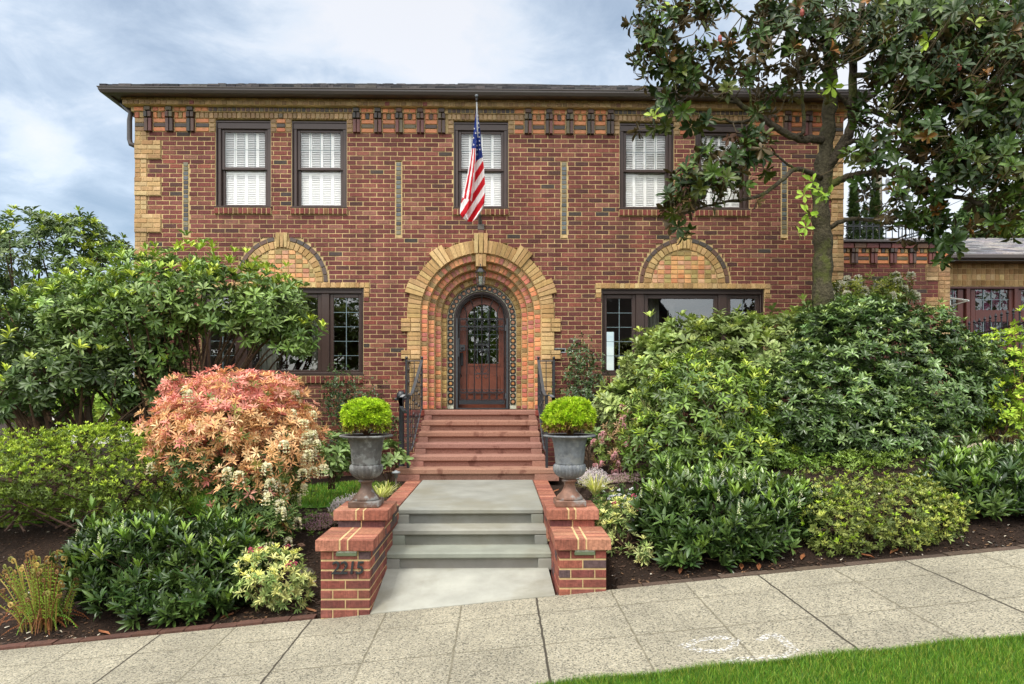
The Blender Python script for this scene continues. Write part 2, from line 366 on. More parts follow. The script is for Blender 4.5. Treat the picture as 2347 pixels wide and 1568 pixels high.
def aggregate():
    m = bpy.data.materials.new('exposed_aggregate'); m.use_nodes = True; t = m.node_tree; t.nodes.clear(); L = t.links.new
    b = nd(t, 'ShaderNodeBsdfPrincipled'); b.inputs['Roughness'].default_value = .85; out = nd(t, 'ShaderNodeOutputMaterial')
    tc = nd(t, 'ShaderNodeTexCoord').outputs['Object']
    vo = nd(t, 'ShaderNodeTexVoronoi'); vo.inputs['Scale'].default_value = 120; L(tc, vo.inputs['Vector'])
    cr = nd(t, 'ShaderNodeValToRGB'); sp = nd(t, 'ShaderNodeSeparateColor'); L(vo.outputs['Color'], sp.inputs[0]); L(sp.outputs[0], cr.inputs[0])
    e = cr.color_ramp.elements; e[0].color = (*lin((72,69,60)), 1); e[1].position = 1; e[1].color = (*lin((174,168,150)), 1)
    for p, c in ((.12,(90,86,73)),(.3,(134,129,112)),(.6,(147,141,122)),(.85,(157,149,127))):
        x = e.new(p); x.color = (*lin(c), 1)
    n = nd(t, 'ShaderNodeTexNoise'); n.inputs['Scale'].default_value = 1.3; n.inputs['Detail'].default_value = 7; L(tc, n.inputs['Vector'])
    mr = nd(t, 'ShaderNodeMapRange'); L(n.outputs[0], mr.inputs[0]); mr.inputs[1].default_value = .3; mr.inputs[2].default_value = .7; mr.inputs[3].default_value = .80; mr.inputs[4].default_value = 1.10
    s0 = nd(t, 'ShaderNodeSeparateXYZ'); L(tc, s0.inputs[0]); cb = nd(t, 'ShaderNodeCombineXYZ')
    L(mth(t, 'FLOOR', mth(t, 'DIVIDE', mth(t, 'SUBTRACT', s0.outputs[0], .3), .613)), cb.inputs[0]); L(mth(t, 'FLOOR', mth(t, 'DIVIDE', mth(t, 'SUBTRACT', s0.outputs[1], 4.6), .62)), cb.inputs[1])
    wn_ = nd(t, 'ShaderNodeTexWhiteNoise'); L(cb.outputs[0], wn_.inputs['Vector'])
    n3 = nd(t, 'ShaderNodeTexNoise'); n3.inputs['Scale'].default_value = 3.6; n3.inputs['Detail'].default_value = 9; n3.inputs['Roughness'].default_value = .65; L(tc, n3.inputs['Vector'])
    tone = mth(t, 'MULTIPLY', mth(t, 'ADD', mth(t, 'MULTIPLY', wn_.outputs[0], .09), .955), mth(t, 'ADD', mth(t, 'MULTIPLY', n3.outputs[0], .5), .76))
    sc = nd(t, 'ShaderNodeVectorMath', operation='SCALE'); L(cr.outputs[0], sc.inputs[0]); L(mth(t, 'MULTIPLY', mr.outputs[0], tone), sc.inputs['Scale'])
    # joints: wandering lines every .613 m, the expansion joints wide and dark, the scored ones faint
    wn = nd(t, 'ShaderNodeTexNoise'); wn.inputs['Scale'].default_value = 7; wn.inputs['Detail'].default_value = 4; L(tc, wn.inputs['Vector'])
    sx = nd(t, 'ShaderNodeSeparateXYZ'); L(tc, sx.inputs[0])
    wob = mth(t, 'MULTIPLY', mth(t, 'SUBTRACT', wn.outputs[0], .5), .022)
    X = mth(t, 'ADD', sx.outputs[0], wob); Y = mth(t, 'ADD', sx.outputs[1], wob)
    def line(c, at, wid):
        d = mth(t, 'ABSOLUTE', mth(t, 'SUBTRACT', c, at))
        q = nd(t, 'ShaderNodeMapRange', interpolation_type='SMOOTHSTEP'); L(d, q.inputs[0]); q.inputs[1].default_value = wid*.35; q.inputs[2].default_value = wid
        q.inputs[3].default_value = 1; q.inputs[4].default_value = 0; return q.outputs[0]
    def grid(c, off, step, wid):
        a = mth(t, 'ADD', mth(t, 'DIVIDE', mth(t, 'SUBTRACT', c, off), step), 100.5)
        d = mth(t, 'MULTIPLY', mth(t, 'ABSOLUTE', mth(t, 'SUBTRACT', mth(t, 'FRACT', a), .5)), step)
        q = nd(t, 'ShaderNodeMapRange', interpolation_type='SMOOTHSTEP'); L(d, q.inputs[0]); q.inputs[1].default_value = wid*.3; q.inputs[2].default_value = wid
        q.inputs[3].default_value = 1; q.inputs[4].default_value = 0; return q.outputs[0]
    faint = mth(t, 'MAXIMUM', grid(X, .30, .613, .0105), grid(Y, 4.6, .62, .0105))
    main = None
    for at in (-6.45, -4.61, -2.77, -1.54, .30, 2.14, 3.37, 5.2):
        l = line(X, at, .0105); main = l if main is None else mth(t, 'MAXIMUM', main, l)
    m1 = nd(t, 'ShaderNodeMix', data_type='RGBA'); L(mth(t, 'MULTIPLY', faint, mth(t, 'MULTIPLY', wn.outputs[0], 1.45, True)), m1.inputs[0]); L(sc.outputs[0], m1.inputs[6]); m1.inputs[7].default_value = (*lin((92,86,68)), 1)
    m2 = nd(t, 'ShaderNodeMix', data_type='RGBA'); L(mth(t, 'MULTIPLY', main, .92), m2.inputs[0]); L(m1.outputs[2], m2.inputs[6]); m2.inputs[7].default_value = (*lin((48,42,32)), 1)
    L(m2.outputs[2], b.inputs['Base Color'])
    hh = mth(t, 'SUBTRACT', mth(t, 'MULTIPLY', sp.outputs[1], .25), mth(t, 'ADD', main, mth(t, 'MULTIPLY', faint, .35)))
    bp = nd(t, 'ShaderNodeBump'); bp.inputs['Strength'].default_value = .6; bp.inputs['Distance'].default_value = .008; L(hh, bp.inputs['Height']); L(bp.outputs[0], b.inputs['Normal'])
    L(b.outputs[0], out.inputs[0]); return m
M['agg'] = aggregate()
mb = MB(); N = 60
for i in range(N):
    a, b = -16+32*i/N, -16+32*(i+1)/N
    vs = []
    for x in (a, b):
        for y, dz in ((3.9, -.2), (3.9, 0), (5.62, 0), (5.62, -.2)): vs.append((x, y, sw(x, y)+dz))
    mb.add(vs, [(0,4,5,1)[::-1], (1,5,6,2), (2,6,7,3)])
tag(mb.build('sidewalk', M['agg']), 'pale exposed aggregate sidewalk climbing to the right with dark joints', kind='structure')
# parking strip lawn in front, street, far kerb
mb = MB(); 
for i in range(40):
    a, b = -16+32*i/40, -16+32*(i+1)/40
    mb.add([(a,1.6,sw(a,1.6)+.01),(b,1.6,sw(b,1.6)+.01),(b,3.9,sw(b,3.9)+.012),(a,3.9,sw(a,3.9)+.012)], [(0,1,2,3)])
tag(mb.build('lawn_strip', M['turf']), 'strip of lawn between sidewalk and street', kind='structure')
mb = MB(); mb2 = MB()
for i in range(40):
    a, b = -60+120*i/40, -60+120*(i+1)/40
    mb.add([(a,-8,sw(a,-8)-.02),(b,-8,sw(b,-8)-.02),(b,1.45,sw(b,1.45)-.1),(a,1.45,sw(a,1.45)-.1)], [(0,1,2,3)])
    mb2.add([(a,1.45,sw(a,1.45)-.15),(b,1.45,sw(b,1.45)-.15),(b,1.45,sw(b,1.45)+.03),(a,1.45,sw(a,1.45)+.03),(b,1.6,sw(b,1.6)+.03),(a,1.6,sw(a,1.6)+.03)], [(0,1,2,3),(3,2,4,5)])
tag(mb.build('street', M['asphalt']), 'asphalt street in front of the house', kind='structure')
tag(mb2.build('kerb', M['cfresh']), 'concrete kerb along the street', kind='structure')
# back lawn patches behind the beds
mb = MB()
def patch(u0, u1, y0, y1, nx=14, ny=6):
    vs = []
    for j in range(ny+1):
        for i in range(nx+1):
            y = y0+(y1-y0)*j/ny; x = u0+(u1-u0)*i/nx
            vs.append((x, y, G(x, y)+.012))
    mb.add(vs, [(j*(nx+1)+i, j*(nx+1)+i+1, (j+1)*(nx+1)+i+1, (j+1)*(nx+1)+i) for j in range(ny) for i in range(nx)])
patch(-9, -2.0, 8.1, 10.3, 60, 24)
tag(mb.build('lawn', M['turf']), 'bright green lawn behind the hedge', kind='structure')

CF = lin((156,156,146)); CFd = lin((150,148,134))
XL, XR = -1.07, .455
# lower slab: level at the steps, cut by the sloping sidewalk
mb = MB(); n = 12; vs = []
for i in range(n+1):
    x = -1.06+(XR+.0+1.06)*i/n
    zf = sw(x)+.006
    vs += [(x, 5.6, zf-.15), (x, 5.6, zf), (x, 6.42, max(0.0, zf) if zf > 0 else 0.0)]
mb.add(vs, [f for i in range(n) for f in ((3*i, 3*i+3, 3*i+4, 3*i+1), (3*i+1, 3*i+4, 3*i+5, 3*i+2))], CF)
tag(mb.build('path', M['cfresh']), 'smooth grey concrete slab between the brick piers', kind='structure')

def stair(name, label, cat, rows, xr, m, col, nos, side, rec, sidecol=None):
    """rows: (front Y, back Y, z0, z1, x0, x1); every riser has a sunk panel under a projecting nosing"""
    r = root(name, label, cat, (sum(xr)/2, rows[0][0], rows[0][2]))
    for (ya, yb, z0, z1, x0, x1, sd_) in rows:
        mb = MB(); h = z1-z0
        mb.rb(x0, x1, ya, yb, z1-nos, z1, jit(col, .03), .012)
        mb.rb(x0, x0+sd_, ya+.002, yb, z0-.02, z1-nos-.001, jit(col, .03), .006)
        mb.rb(x1-sd_, x1, ya+.002, yb, z0-.02, z1-nos-.001, jit(col, .03), .006)
        mb.box(x0+sd_, x1-sd_, ya+rec, yb, z0-.02, z1-nos-.001, jit(col, .03))
        mb.build('step', m, r)
    return r
stair('concrete_steps', 'three smooth grey concrete steps rising between the low brick piers', 'steps',
      [(6.41, 6.759, 0, .147, XL, .49, .13), (6.76, 7.089, .0, .294, XL, .475, .13), (7.09, 9.42, .0, .441, XL, XR, .13)], (XL, XR), M['cfresh'], lin((140,141,132)), .058, .12, .05)
rows = []
hw = [1.13, .96, .93, .915, .905, .90]
for k in range(6):
    ya = 9.4+.29*k
    rows.append((ya, ya+.35 if k < 5 else 11.31, .441+.153*k, .441+.153*(k+1), DX-hw[k], DX+hw[k], hw[k]-.79+(.02 if k else 0)))
stair('entry_steps', 'six worn red concrete steps climbing to the arched front door', 'steps', rows, (DX-.9, DX+.9), M['cred'], lin((152,112,97)), .078, .1, .045)
PZ = .441+.153*6
# porch cheeks either side of the steps
for s, lb in ((-1, 'low brick porch cheek with red cap behind the iron post'), (1, 'low brick porch cheek with red cap beside the mail slot')):
    xa, xb = sorted((DX+s*.905, DX+s*1.22)); r = root('porch_cheek', lb, 'low wall', ((xa+xb)/2, 10.9, .4))
    mb = MB(); mb.box(xa+.01, xb-.01, 10.87, 11.3, .3, PZ-.09, MORT, 1)
    z = .4; k = 0
    while z < PZ-.12:
        if k % 2: mb.blk(((xa+xb)/2, 10.86, z+.033), (1,0,0), (0,0,1), (0,-1,0), xb-xa, xb-xa, .064, .4, pc('red'))
        else:
            for q in (-1, 1): mb.blk(((xa+xb)/2+q*(xb-xa)/4, 10.86, z+.033), (1,0,0), (0,0,1), (0,-1,0), (xb-xa)/2-.01, (xb-xa)/2-.01, .064, .4, pc('red'))
        z += CR; k += 1
    mb.build('body', [M['brick'], M['mortar']], r)
    mb = MB(); mb.rb(xa-.03, xb+.02, 10.83, 11.28, PZ-.09, PZ-.004, lin((132,68,58)), .01); mb.build('cap', M['cred'], r)

# brick border along both sides of the landing
for s, (xa, xb), lb in ((0, (XL-.2, XL-.004), 'brick border along the landing behind the darker urn'), (1, (XR+.004, XR+.2), 'brick border along the landing behind the paler urn')):
    r = root('brick_border', lb, 'border', ((xa+xb)/2, 8, .3), 'brick borders of the landing')
    mb = MB(); mb.box(xa+.008, xb-.008, 6.65, 9.39, .2, .436, MORT, 1)
    y = 6.64
    while y < 9.36:
        mb.rb(xa, xb, y, y+.063, .22, .443+random.uniform(-.002, .002), pc('cap'), .004); y += .072
    mb.build('edging', [M['brick'], M['mortar']], r)

# ------------------------------------------------------------------ front piers
def pier(label, lc, uc, fx, s):
    """lc / uc: x ranges of the lower and upper cap, fx face inset"""
    r = root('brick_pier', label, 'pier', (sum(lc)/2, 5.9, 0), 'low brick piers beside the steps')
    zb = sw(lc[0])-.12
    def body(xa, xb, ya, yb, z1, zlow, seed):
        mb.box(xa+.006, xb-.006, ya+.006, yb-.006, zlow, z1, MORT, 1)
        z = z1-CR*1.0; k = seed; h = .072; st = .0795
        z = z1-.004-h
        while z > zlow-.05:
            cx = (xa+xb)/2; w = xb-xa
            parts = ((-.5, -.25+.0), (-.25, .25), (.25, .5)) if k % 2 else ((-.5, 0), (0, .5))
            for (p, q) in parts:
                mb.blk((cx+(p+q)/2*w, ya, z+h/2), (1,0,0), (0,0,1), (0,-1,0), (q-p)*w-.01, (q-p)*w-.01, h-.008, .05, pc('redlow'), .004)
            # the sides
            yy = ya+(.10 if k % 2 else .205)
            for side, X, A in ((-1, xa, (0,-1,0)), (1, xb, (0,1,0))):
                L0 = ya+.052; y0 = L0; stp = (.05 if k % 2 else .155)
                while y0 < yb-.02:
                    y1 = min(yb, y0+stp)
                    mb.blk((X, (y0+y1)/2, z+h/2), A, (0,0,1), (side,0,0), y1-y0-.01, y1-y0-.01, h-.008, .02, pc('redlow'), .004)
                    y0 = y1; stp = .212
            z -= st; k += 1
    mb = MB()
    body(lc[0]+.032, lc[1]-.032, 5.60, 7.3, .358, zb, 1)
    body(uc[0]+.032, uc[1]-.032, 6.10, 7.3-.35, .515, .36, 0)
    mb.build('body', [M['brick'], M['mortar']], r)
    def capm(xa, xb, ya, yb, z0, z1):
        m = MB(); w = xb-xa; m.box(xa+.005, xb-.005, ya+.005, yb-.005, z0+.006, z1-.0025, lin((222,200,158)), 1)
        y = ya; a = .40*w; b = .07
        while y < yb-.02:
            y1 = min(yb, y+.068)
            d = random.uniform(-.001, .001)
            m.rb(xa, xa+a+d, y, y1-.011, z0, z1, pc('cap'), .004)
            m.rb(xa+a+.014+d, xa+a+.014+.052, y, y1-.011, z0, z1, pc('cap'), .004)
            m.rb(xa+a+.014+.052+.012, xb, y, y1-.011, z0, z1, pc('cap'), .004)
            y = y1
        m.build('cap', [M['brick'], M['mortar']], r)
    capm(*lc, 5.57, 6.12, .360, .452)
    capm(*uc, 6.07, 6.62, .515, .605)
    m = MB(); cx = lc[0]+(.245 if s else .25); m.rb(cx-.085, cx+.085, 5.578, 5.602, .318, .346, lin((88,98,72)), .003)
    m.box(cx-.08, cx+.08, 5.59, 5.6, .346, .356, lin((200,200,180)))
    m.build('step_light', M['plain'], r)
    m = MB(); xe = (uc[1]-.032) if not s else (uc[0]+.032)
    m.rb(xe-.006, xe+.006, 6.55, 6.66, .42, .50, lin((60,62,58)), .002); m.build('side_light', M['plain'], r)
    return r
pl = pier('brick pier carrying the house number 2215 and the darker urn', (-1.500, -1.026), (-1.475, -.992), 0, 0)
pr = pier('brick pier without a number, the paler urn on top', (.452, .912), (.418, .885), 0, 1)
tx = bpy.data.curves.new('house_number', 'FONT'); tx.body = '2215'; tx.size = .148; tx.extrude = .004; tx.bevel_depth = .0016; tx.shear = .12; tx.space_character = .88
tx.materials.append(M['iron'])
to = bpy.data.objects.new('house_number', tx); COL.objects.link(to); bpy.context.view_layer.update()
hm = bpy.data.meshes.new_from_object(to.evaluated_get(bpy.context.evaluated_depsgraph_get())); bpy.data.objects.remove(to)
to = bpy.data.objects.new('house_number', hm); COL.objects.link(to); to.parent = pl
to.rotation_euler = (R(90), 0, 0); to.location = Vector((-1.378, 5.589, .172))-pl.location; to['label'] = 'black metal numerals 2215'

# ------------------------------------------------------------------ urns with clipped golden cypress
def urn(label, x, y, z, tone):
    r = root('garden_urn', label, 'urn', (x, y, z), 'cast iron urns on the piers')
    mb = MB(); c = lin((84,82,80)) if not tone else lin((104,108,112)); rust = lin((92,72,60)) if not tone else lin((120,88,72))
    mb.rb(x-.14, x+.14, y-.14, y+.14, z+.001, z+.056, rust, .006); mb.build('plinth', M['urn'], r)
    mb = MB()
    prof = [(.118,.056),(.122,.066),(.108,.09),(.085,.115),(.066,.14),(.052,.17),(.05,.20),(.056,.215),(.07,.222),(.072,.234),(.058,.245)]
    mb.lathe(prof, (x,y,z), 48, rust, 0, lambda h, a: .05*abs(math.cos(9*a)) if h < .1 else 0); mb.build('stem', M['urn'], r, True)
    mb = MB()
    prof = [(.05,.245),(.09,.256),(.125,.28),(.147,.315),(.152,.345),(.146,.372),(.136,.382)]
    mb.lathe(prof, (x,y,z), 96, c, 0, lambda h, a: -.05+.07*abs(math.cos(12*a))); 
    prof = [(.134,.38),(.131,.395),(.134,.41),(.142,.50),(.155,.585),(.168,.625),(.19,.638),(.243,.637),(.246,.648),(.235,.655),(.19,.652),(.17,.65),(.16,.62),(.02,.618)]
    mb.lathe(prof, (x,y,z), 48, c); mb.build('bowl', M['urn'], r, True)
    return r
UL = (-1.235, 6.34, .605); UR = (.648, 6.34, .605)
u1 = urn('dark grey cast iron urn on the pier with the house number', *UL, 0)
u2 = urn('pale blotched grey cast iron urn on the unnumbered pier', *UR, 1)
# ------------------------------------------------------------------ the house
HX0, HX1 = PX(309, YW), PX(1934, YW)
def ZV(v, u=1103, Y=YW): return P(u, v, Y).z
Z_WT = ZV(306.5)                       # top of the plain wall, foot of the frieze
house = root('brick_house', 'two storey red brick house with tan brick trim, arched entry and dark eaves', 'house', (DX, YW, PZ))
HZ0 = .1
# openings: (x0, x1, z0, z1)
WW, WZ0, WZ1 = .905, ZV(479), ZV(280)
wx = [PX(557.5, YW), PX(732, YW), PX(1103, YW), PX(1483, YW), PX(1656, YW)]
upper = [(x-WW/2, x+WW/2, WZ0, WZ1) for x in wx]
LZ0, LZ1 = ZV(861), ZV(661); LWW = PX(833, YW)-PX(461, YW)
lower = [(PX(461, YW), PX(833, YW), LZ0, LZ1), (PX(1380, YW), PX(1752, YW), LZ0, LZ1)]
AC = 2.943; AR0, AR1 = .995, 1.214      # portal arch centre height and tan ring radii
BAX = [PX(646.5, YW), PX(1569.5, YW)]; BAR = .775; BAZ = ZV(648)
stripes = [(PX(u-7.5, YW), PX(u+7.5, YW), ZV(545, u), ZV(371, u)) for u in (426, 914, 1293.5, 1798.5)]
mail = (PX(1266, YW), PX(1297, YW), ZV(808), ZV(799))
qh = [PX(337, YW)-HX0, PX(370, YW)-HX0]
zq0 = ZV(327)                            # a wide quoin block starts here and runs down 4 courses, narrow 4 ...
def quoin_w(z):
    k = math.floor((zq0-z)/(CR*4)); return qh[1] if k % 2 == 0 else qh[0]
def merge(iv):
    iv = sorted(iv); out = []
    for a, b in iv:
        if out and a <= out[-1][1]+1e-4: out[-1][1] = max(out[-1][1], b)
        else: out.append([a, b])
    return out
def blocked(z, h):
    """x ranges of a course from z to z+h that the plain red bricks leave free"""
    zm = z+h/2; iv = [(-99, HX0+quoin_w(zm)), (HX1-quoin_w(zm), 99)]
    for (a, b, c, d) in upper:
        if c-.10 < zm < d+.1: iv.append((a-(.0 if zm > c else .015), b+(.0 if zm > c else .015)))
    for (a, b, c, d) in lower:
        if c-.13 < zm < d: iv.append((a-(.095 if zm > d-3*CR else 0), b+(.095 if zm > d-3*CR else 0)))
        if d <= zm < BAZ: iv.append((a-.11, b+.11))
    for x in BAX:
        if BAZ <= zm < BAZ+BAR:
            q = math.sqrt(BAR**2-(zm-BAZ)**2); iv.append((x-q, x+q))
    for (a, b, c, d) in stripes:
        if c < zm < d: iv.append((a, b))
    if mail[2] < zm < mail[3]: iv.append(mail[:2])
    if zm < AC: iv.append((DX-AR1, DX+AR1))
    elif zm < AC+AR1:
        q = math.sqrt(AR1**2-(zm-AC)**2); iv.append((DX-q, DX+q))
    return merge(iv)
def free(z, h):
    b = blocked(z, h); out = []
    for i in range(len(b)-1): out.append((b[i][1], b[i+1][0]))
    return [(a, c) for a, c in out if c-a > .02]
EXx, EZz, EN = Vector((1,0,0)), Vector((0,0,1)), Vector((0,-1,0))
def brick_at(mb, xa, xb, z, h, col, y=YW, d=.06, g=.0120, bev=.004, jy=.002):
    w = xb-xa-g
    if w < .012: return
    mb.blk(((xa+xb)/2+random.uniform(-1,1)*.001, y+random.uniform(-jy, jy), z+h/2+random.uniform(-1,1)*.0008), EXx, EZz, EN, w+random.uniform(-.002,.002), w, h-g, d, col, bev)
mb = MB(); QN = [MB(), MB()]; ARC = []
nrow = int((Z_WT-HZ0)/CR); BL = .226
for k in range(nrow+1):
    z = Z_WT-(k+1)*CR
    off = (.5 if k % 2 else 0)*BL
    for (a, b) in free(z, CR):
        mb.box(a, b, YW+.006, YW+.11, z, z+CR, MORT, 1)
        s = HX0+off+math.floor((a-HX0-off)/BL)*BL; x = s
        while x < b-.01:
            e = x+BL; xa, xb = max(x, a+.001), min(e, b-.001)
            if xb-xa > .03: brick_at(mb, xa, xb, z, CR, pc('red', .13))
            elif xb > xa and xb-xa > .012: brick_at(mb, xa, xb, z, CR, pc('red'))
            x = e
    # tan quoins at both corners
    zm = z+CR/2; qw = quoin_w(zm)
    for side in (0, 1):
        a, b = (HX0, HX0+qw) if side == 0 else (HX1-qw, HX1); tan = QN[side]
        yq = YW-(.028 if qw > .3 else .012)
        tan.box(a+.004, b-.004, yq+.010, YW+.11, z, z+CR, MORT, 1)
        cuts = [0, .5, 1] if qw < .3 else ([0, .5, 1] if k % 2 else [0, .28, .72, 1])
        for p, q in zip(cuts, cuts[1:]): brick_at(tan, a+p*(b-a), a+q*(b-a), z, CR, pc('tan'), yq)
# vertical stripes of dark headers
for (a, b, c, d) in stripes:
    z = d-CR
    gl = MB(); gl.box(a, b, YW+.006, YW+.11, c, d, lin((206,180,126)), 1)
    while z > c-.01:
        brick_at(gl, a+.008, b-.008, z, CR, pc('slate', .2), YW-.004, g=.014); z -= CR
    gl.build('brick_stripe', [M['glazed'], M['mortar']], house)
# blind arches with tile mosaic
for x in BAX:
    tan = MB(); gl = MB(); ARC.append((tan, gl))
    mb.box(x-BAR, x+BAR, YW+.02, YW+.1, BAZ, BAZ+.01, MORT, 1)
    n = 40; vs = [(x, YW+.012, BAZ)]+[(x+math.cos(math.pi*i/n)*(BAR+.015), YW+.012, BAZ+math.sin(math.pi*i/n)*(BAR+.015)) for i in range(n+1)]
    mb.add(vs, [(0, i+2, i+1)[::-1] for i in range(n)][::1], lin((214,190,140)), 1)
    rp = .545; i = 0; z = BAZ
    tw = .1125
    while z < BAZ+rp:
        zm = z+CR/2
        q = math.sqrt(max(0, rp**2-(zm-BAZ)**2)); j = -6
        while j < 6:
            xa, xb = x+j*tw, x+(j+1)*tw; xa, xb = max(xa, x-q), min(xb, x+q)
            if xb-xa > .03: brick_at(gl, xa, xb, z, CR, pc('mosaic', .12), YW-.002)
            j += 1
        z += CR
    def ring(r0, r1, step, kind, y, mbx, skip=lambda a: False, a0=0, a1=math.pi, dd=.06, yj=.002):
        rm = (r0+r1)/2; n = max(1, round((a1-a0)*rm/step))
        for i in range(n):
            a = a0+(a1-a0)*(i+.5)/n
            if skip(a): continue
            da = (a1-a0)/n; rad = Vector((math.cos(a), 0, math.sin(a))); tn = Vector((math.sin(a), 0, -math.cos(a)))
            cc = Vector((x, y+random.uniform(-yj, yj), BAZ))+rad*rm
            mbx.blk(cc, tn, rad, EN, da*r0-.010, da*r1-.012, r1-r0-.010, dd, pc(kind) if isinstance(kind, str) else kind(i, a), .004)
    key = lambda a: abs(a-math.pi/2) < .115
    ring(.555, .675, .085, 'gold', YW-.012, tan, key)
    ring(.68, .755, .125, 'rim', YW-.006, gl, key)
    for i, (dx) in enumerate((-.062, 0, .062)):
        tan.blk((x+dx, YW-.03, BAZ+.69), EXx, EZz, EN, .045, .064, .24, .08, pc('gold'), .004)
    # tan soldier course over the window and its short jambs
    a, b = (lower[0] if x == BAX[0] else lower[1])[:2]
    h = BAZ-LZ1; n = 36; a -= .105; b += .105
    tan.box(a, b, YW, YW+.1, LZ1+.002, BAZ-.002, MORT, 1)
    for i in range(n): brick_at(tan, a+(b-a)*i/n, a+(b-a)*(i+1)/n, LZ1, h, pc('gold'), YW-.012)
    for sx in (a, b-.098):
        for k in range(3):
            brick_at(tan, sx, sx+.098, LZ1-(k+1)*CR, CR, pc('gold') if k < 2 else pc('red'), YW-.008)
        tan.box(sx, sx+.098, YW+.006, YW+.11, LZ1-3*CR, LZ1, MORT, 1)
# brick sills
def sill(a, b, z, h, kind='rust'):
    n = round((b-a)/.079)
    m = MB(); m.box(a+.003, b-.003, YW-.022, YW+.1, z-h+.003, z-.003, lin((206,184,134)), 1)
    for i in range(n): brick_at(m, a+(b-a)*i/n, a+(b-a)*(i+1)/n, z-h, h, pc(kind), YW-.035, .12, g=.016)
    m.box(a, b, YW-.02, YW+.06, z-.001, z+.022, lin((62,50,46)), 0)
    return m
# ---- frieze and corbelled eaves courses
zD0, zD1 = Z_WT, ZV(276.5); zC1 = ZV(259.5, Y=YW-.05); zB1 = ZV(248, Y=YW-.07); zA1 = 6.43
fr = MB()
fr.box(HX0, HX1, YW+.002, YW+.1, zD1, zA1, MORT, 1)
for a_, b_ in zip([HX0]+[w[1] for w in upper], [w[0] for w in upper]+[HX1]): fr.box(a_, b_, YW+.002, YW+.1, zD0, zD1, MORT, 1)
pairs = [PX(u, YW) for u in (342, 390.5, 439, 818.5, 867.4, 916, 964.5, 1013, 1211, 1259, 1306, 1354, 1399, 1756, 1804, 1851.5, 1899)]
def over_window(x, m=.0): return any(a-.14-m < x < b+.14+m for (a, b, _, _) in upper) or upper[0][0] < x < upper[1][1] or upper[3][0] < x < upper[4][1]
hD = zD1-zD0; hC = zC1-zD1; hB = zB1-zC1
pw = .13
# base plates for rows B, A (stepping outward)
fr.box(HX0-.04, HX1+.04, YW-.035, YW+.1, zC1-.002, zB1, MORT, 1)
fr.box(HX0-.13, HX1+.13, YW-.125, YW+.1, zB1+.002, zA1, MORT, 1)
# dark corner return
segs = []
edges = [HX0]+[e for (a, b, _, _) in upper for e in (a-.1, b+.1)]+[HX1]
segs = [(HX0, upper[0][0]-.1), (upper[1][1]+.1, upper[2][0]-.1), (upper[2][1]+.1, upper[3][0]-.1), (upper[4][1]+.1, HX1)]
for (a, b) in segs:
    ps = [p for p in pairs if a < p < b]
    for p in ps:
        for q in (-1, 1): brick_at(fr, p+q*pw/4-pw/4, p+q*pw/4+pw/4, zD0-.01, hD+.005, pc('oxblood' if random.random() < .6 else 'black', .15), YW-.055, .09)
        for q in (-1, 1): brick_at(fr, p+q*pw/4-pw/4, p+q*pw/4+pw/4, zD1, hC, pc('black', .15), YW-.075, .12)
        brick_at(fr, p-pw*.42, p+pw*.42, zC1, hB, pc('black', .15), YW-.08, .09)
    bounds = [a]+[e for p in ps for e in (p-pw/2-.006, p+pw/2+.006)]+[b]
    for i in range(0, len(bounds), 2):
        s, e = bounds[i], bounds[i+1]
        if e-s < .05: continue
        end = (i == 0 or i == len(bounds)-2)
        h3 = hD/3
        tanedge = (i == 0 and a != HX0) or (i == len(bounds)-2 and b != HX1)
        corner = (i == 0 and a == HX0) or (i == len(bounds)-2 and b == HX1)
        for k in range(3):
            kind = 'tand' if (corner and k != 1) else ('orange' if k != 1 else 'black')
            brick_at(fr, s, e, zD0+k*h3, h3, pc(kind if not tanedge else ('tand' if e-s < .1 else kind)), YW-.012)
        n = max(1, round((e-s)/.072)); 
        for j in range(n):
            kind = ('orange', 'olive' if random.random() < .5 else 'black', 'orange')[j % 3] if not tanedge else 'tand'
            brick_at(fr, s+(e-s)*j/n, s+(e-s)*(j+1)/n, zD1, hC, pc(kind), YW-.02)
        n = max(1, round((e-s)/.12))
        for j in range(n): brick_at(fr, s+(e-s)*j/n, s+(e-s)*(j+1)/n, zC1, hB, pc('orange', .2), YW-.045)
# tan frames round the upper windows
for (a, b) in ((upper[0][0]-.1, upper[1][1]+.1), (upper[2][0]-.1, upper[2][1]+.1), (upper[3][0]-.1, upper[4][1]+.1)):
    n = round((b-a)/.075)
    for i in range(n):
        brick_at(fr, a+(b-a)*i/n, a+(b-a)*(i+1)/n, zD1, hC, pc('tand'), YW-.02)
        brick_at(fr, a+(b-a)*i/n, a+(b-a)*(i+1)/n, zC1, hB, pc('black', .2), YW-.045)
for (a, b, c, d) in upper:
    for (s, e) in ((a-.095, a), (b, b+.095)):
        for k in range(3): brick_at(fr, s, e, zD0+k*hD/3, hD/3, pc('tand'), YW-.012)
for i in (0, 3):
    s, e = upper[i][1]+.095, upper[i+1][0]-.095
    for k in range(3): brick_at(fr, s, e, zD0+k*hD/3, hD/3, pc(('orange', 'black', 'orange')[k]), YW-.02)
    brick_at(fr, (s+e)/2-.04, (s+e)/2+.04, zD1+.005, hC*.8, pc('black'), YW-.035)
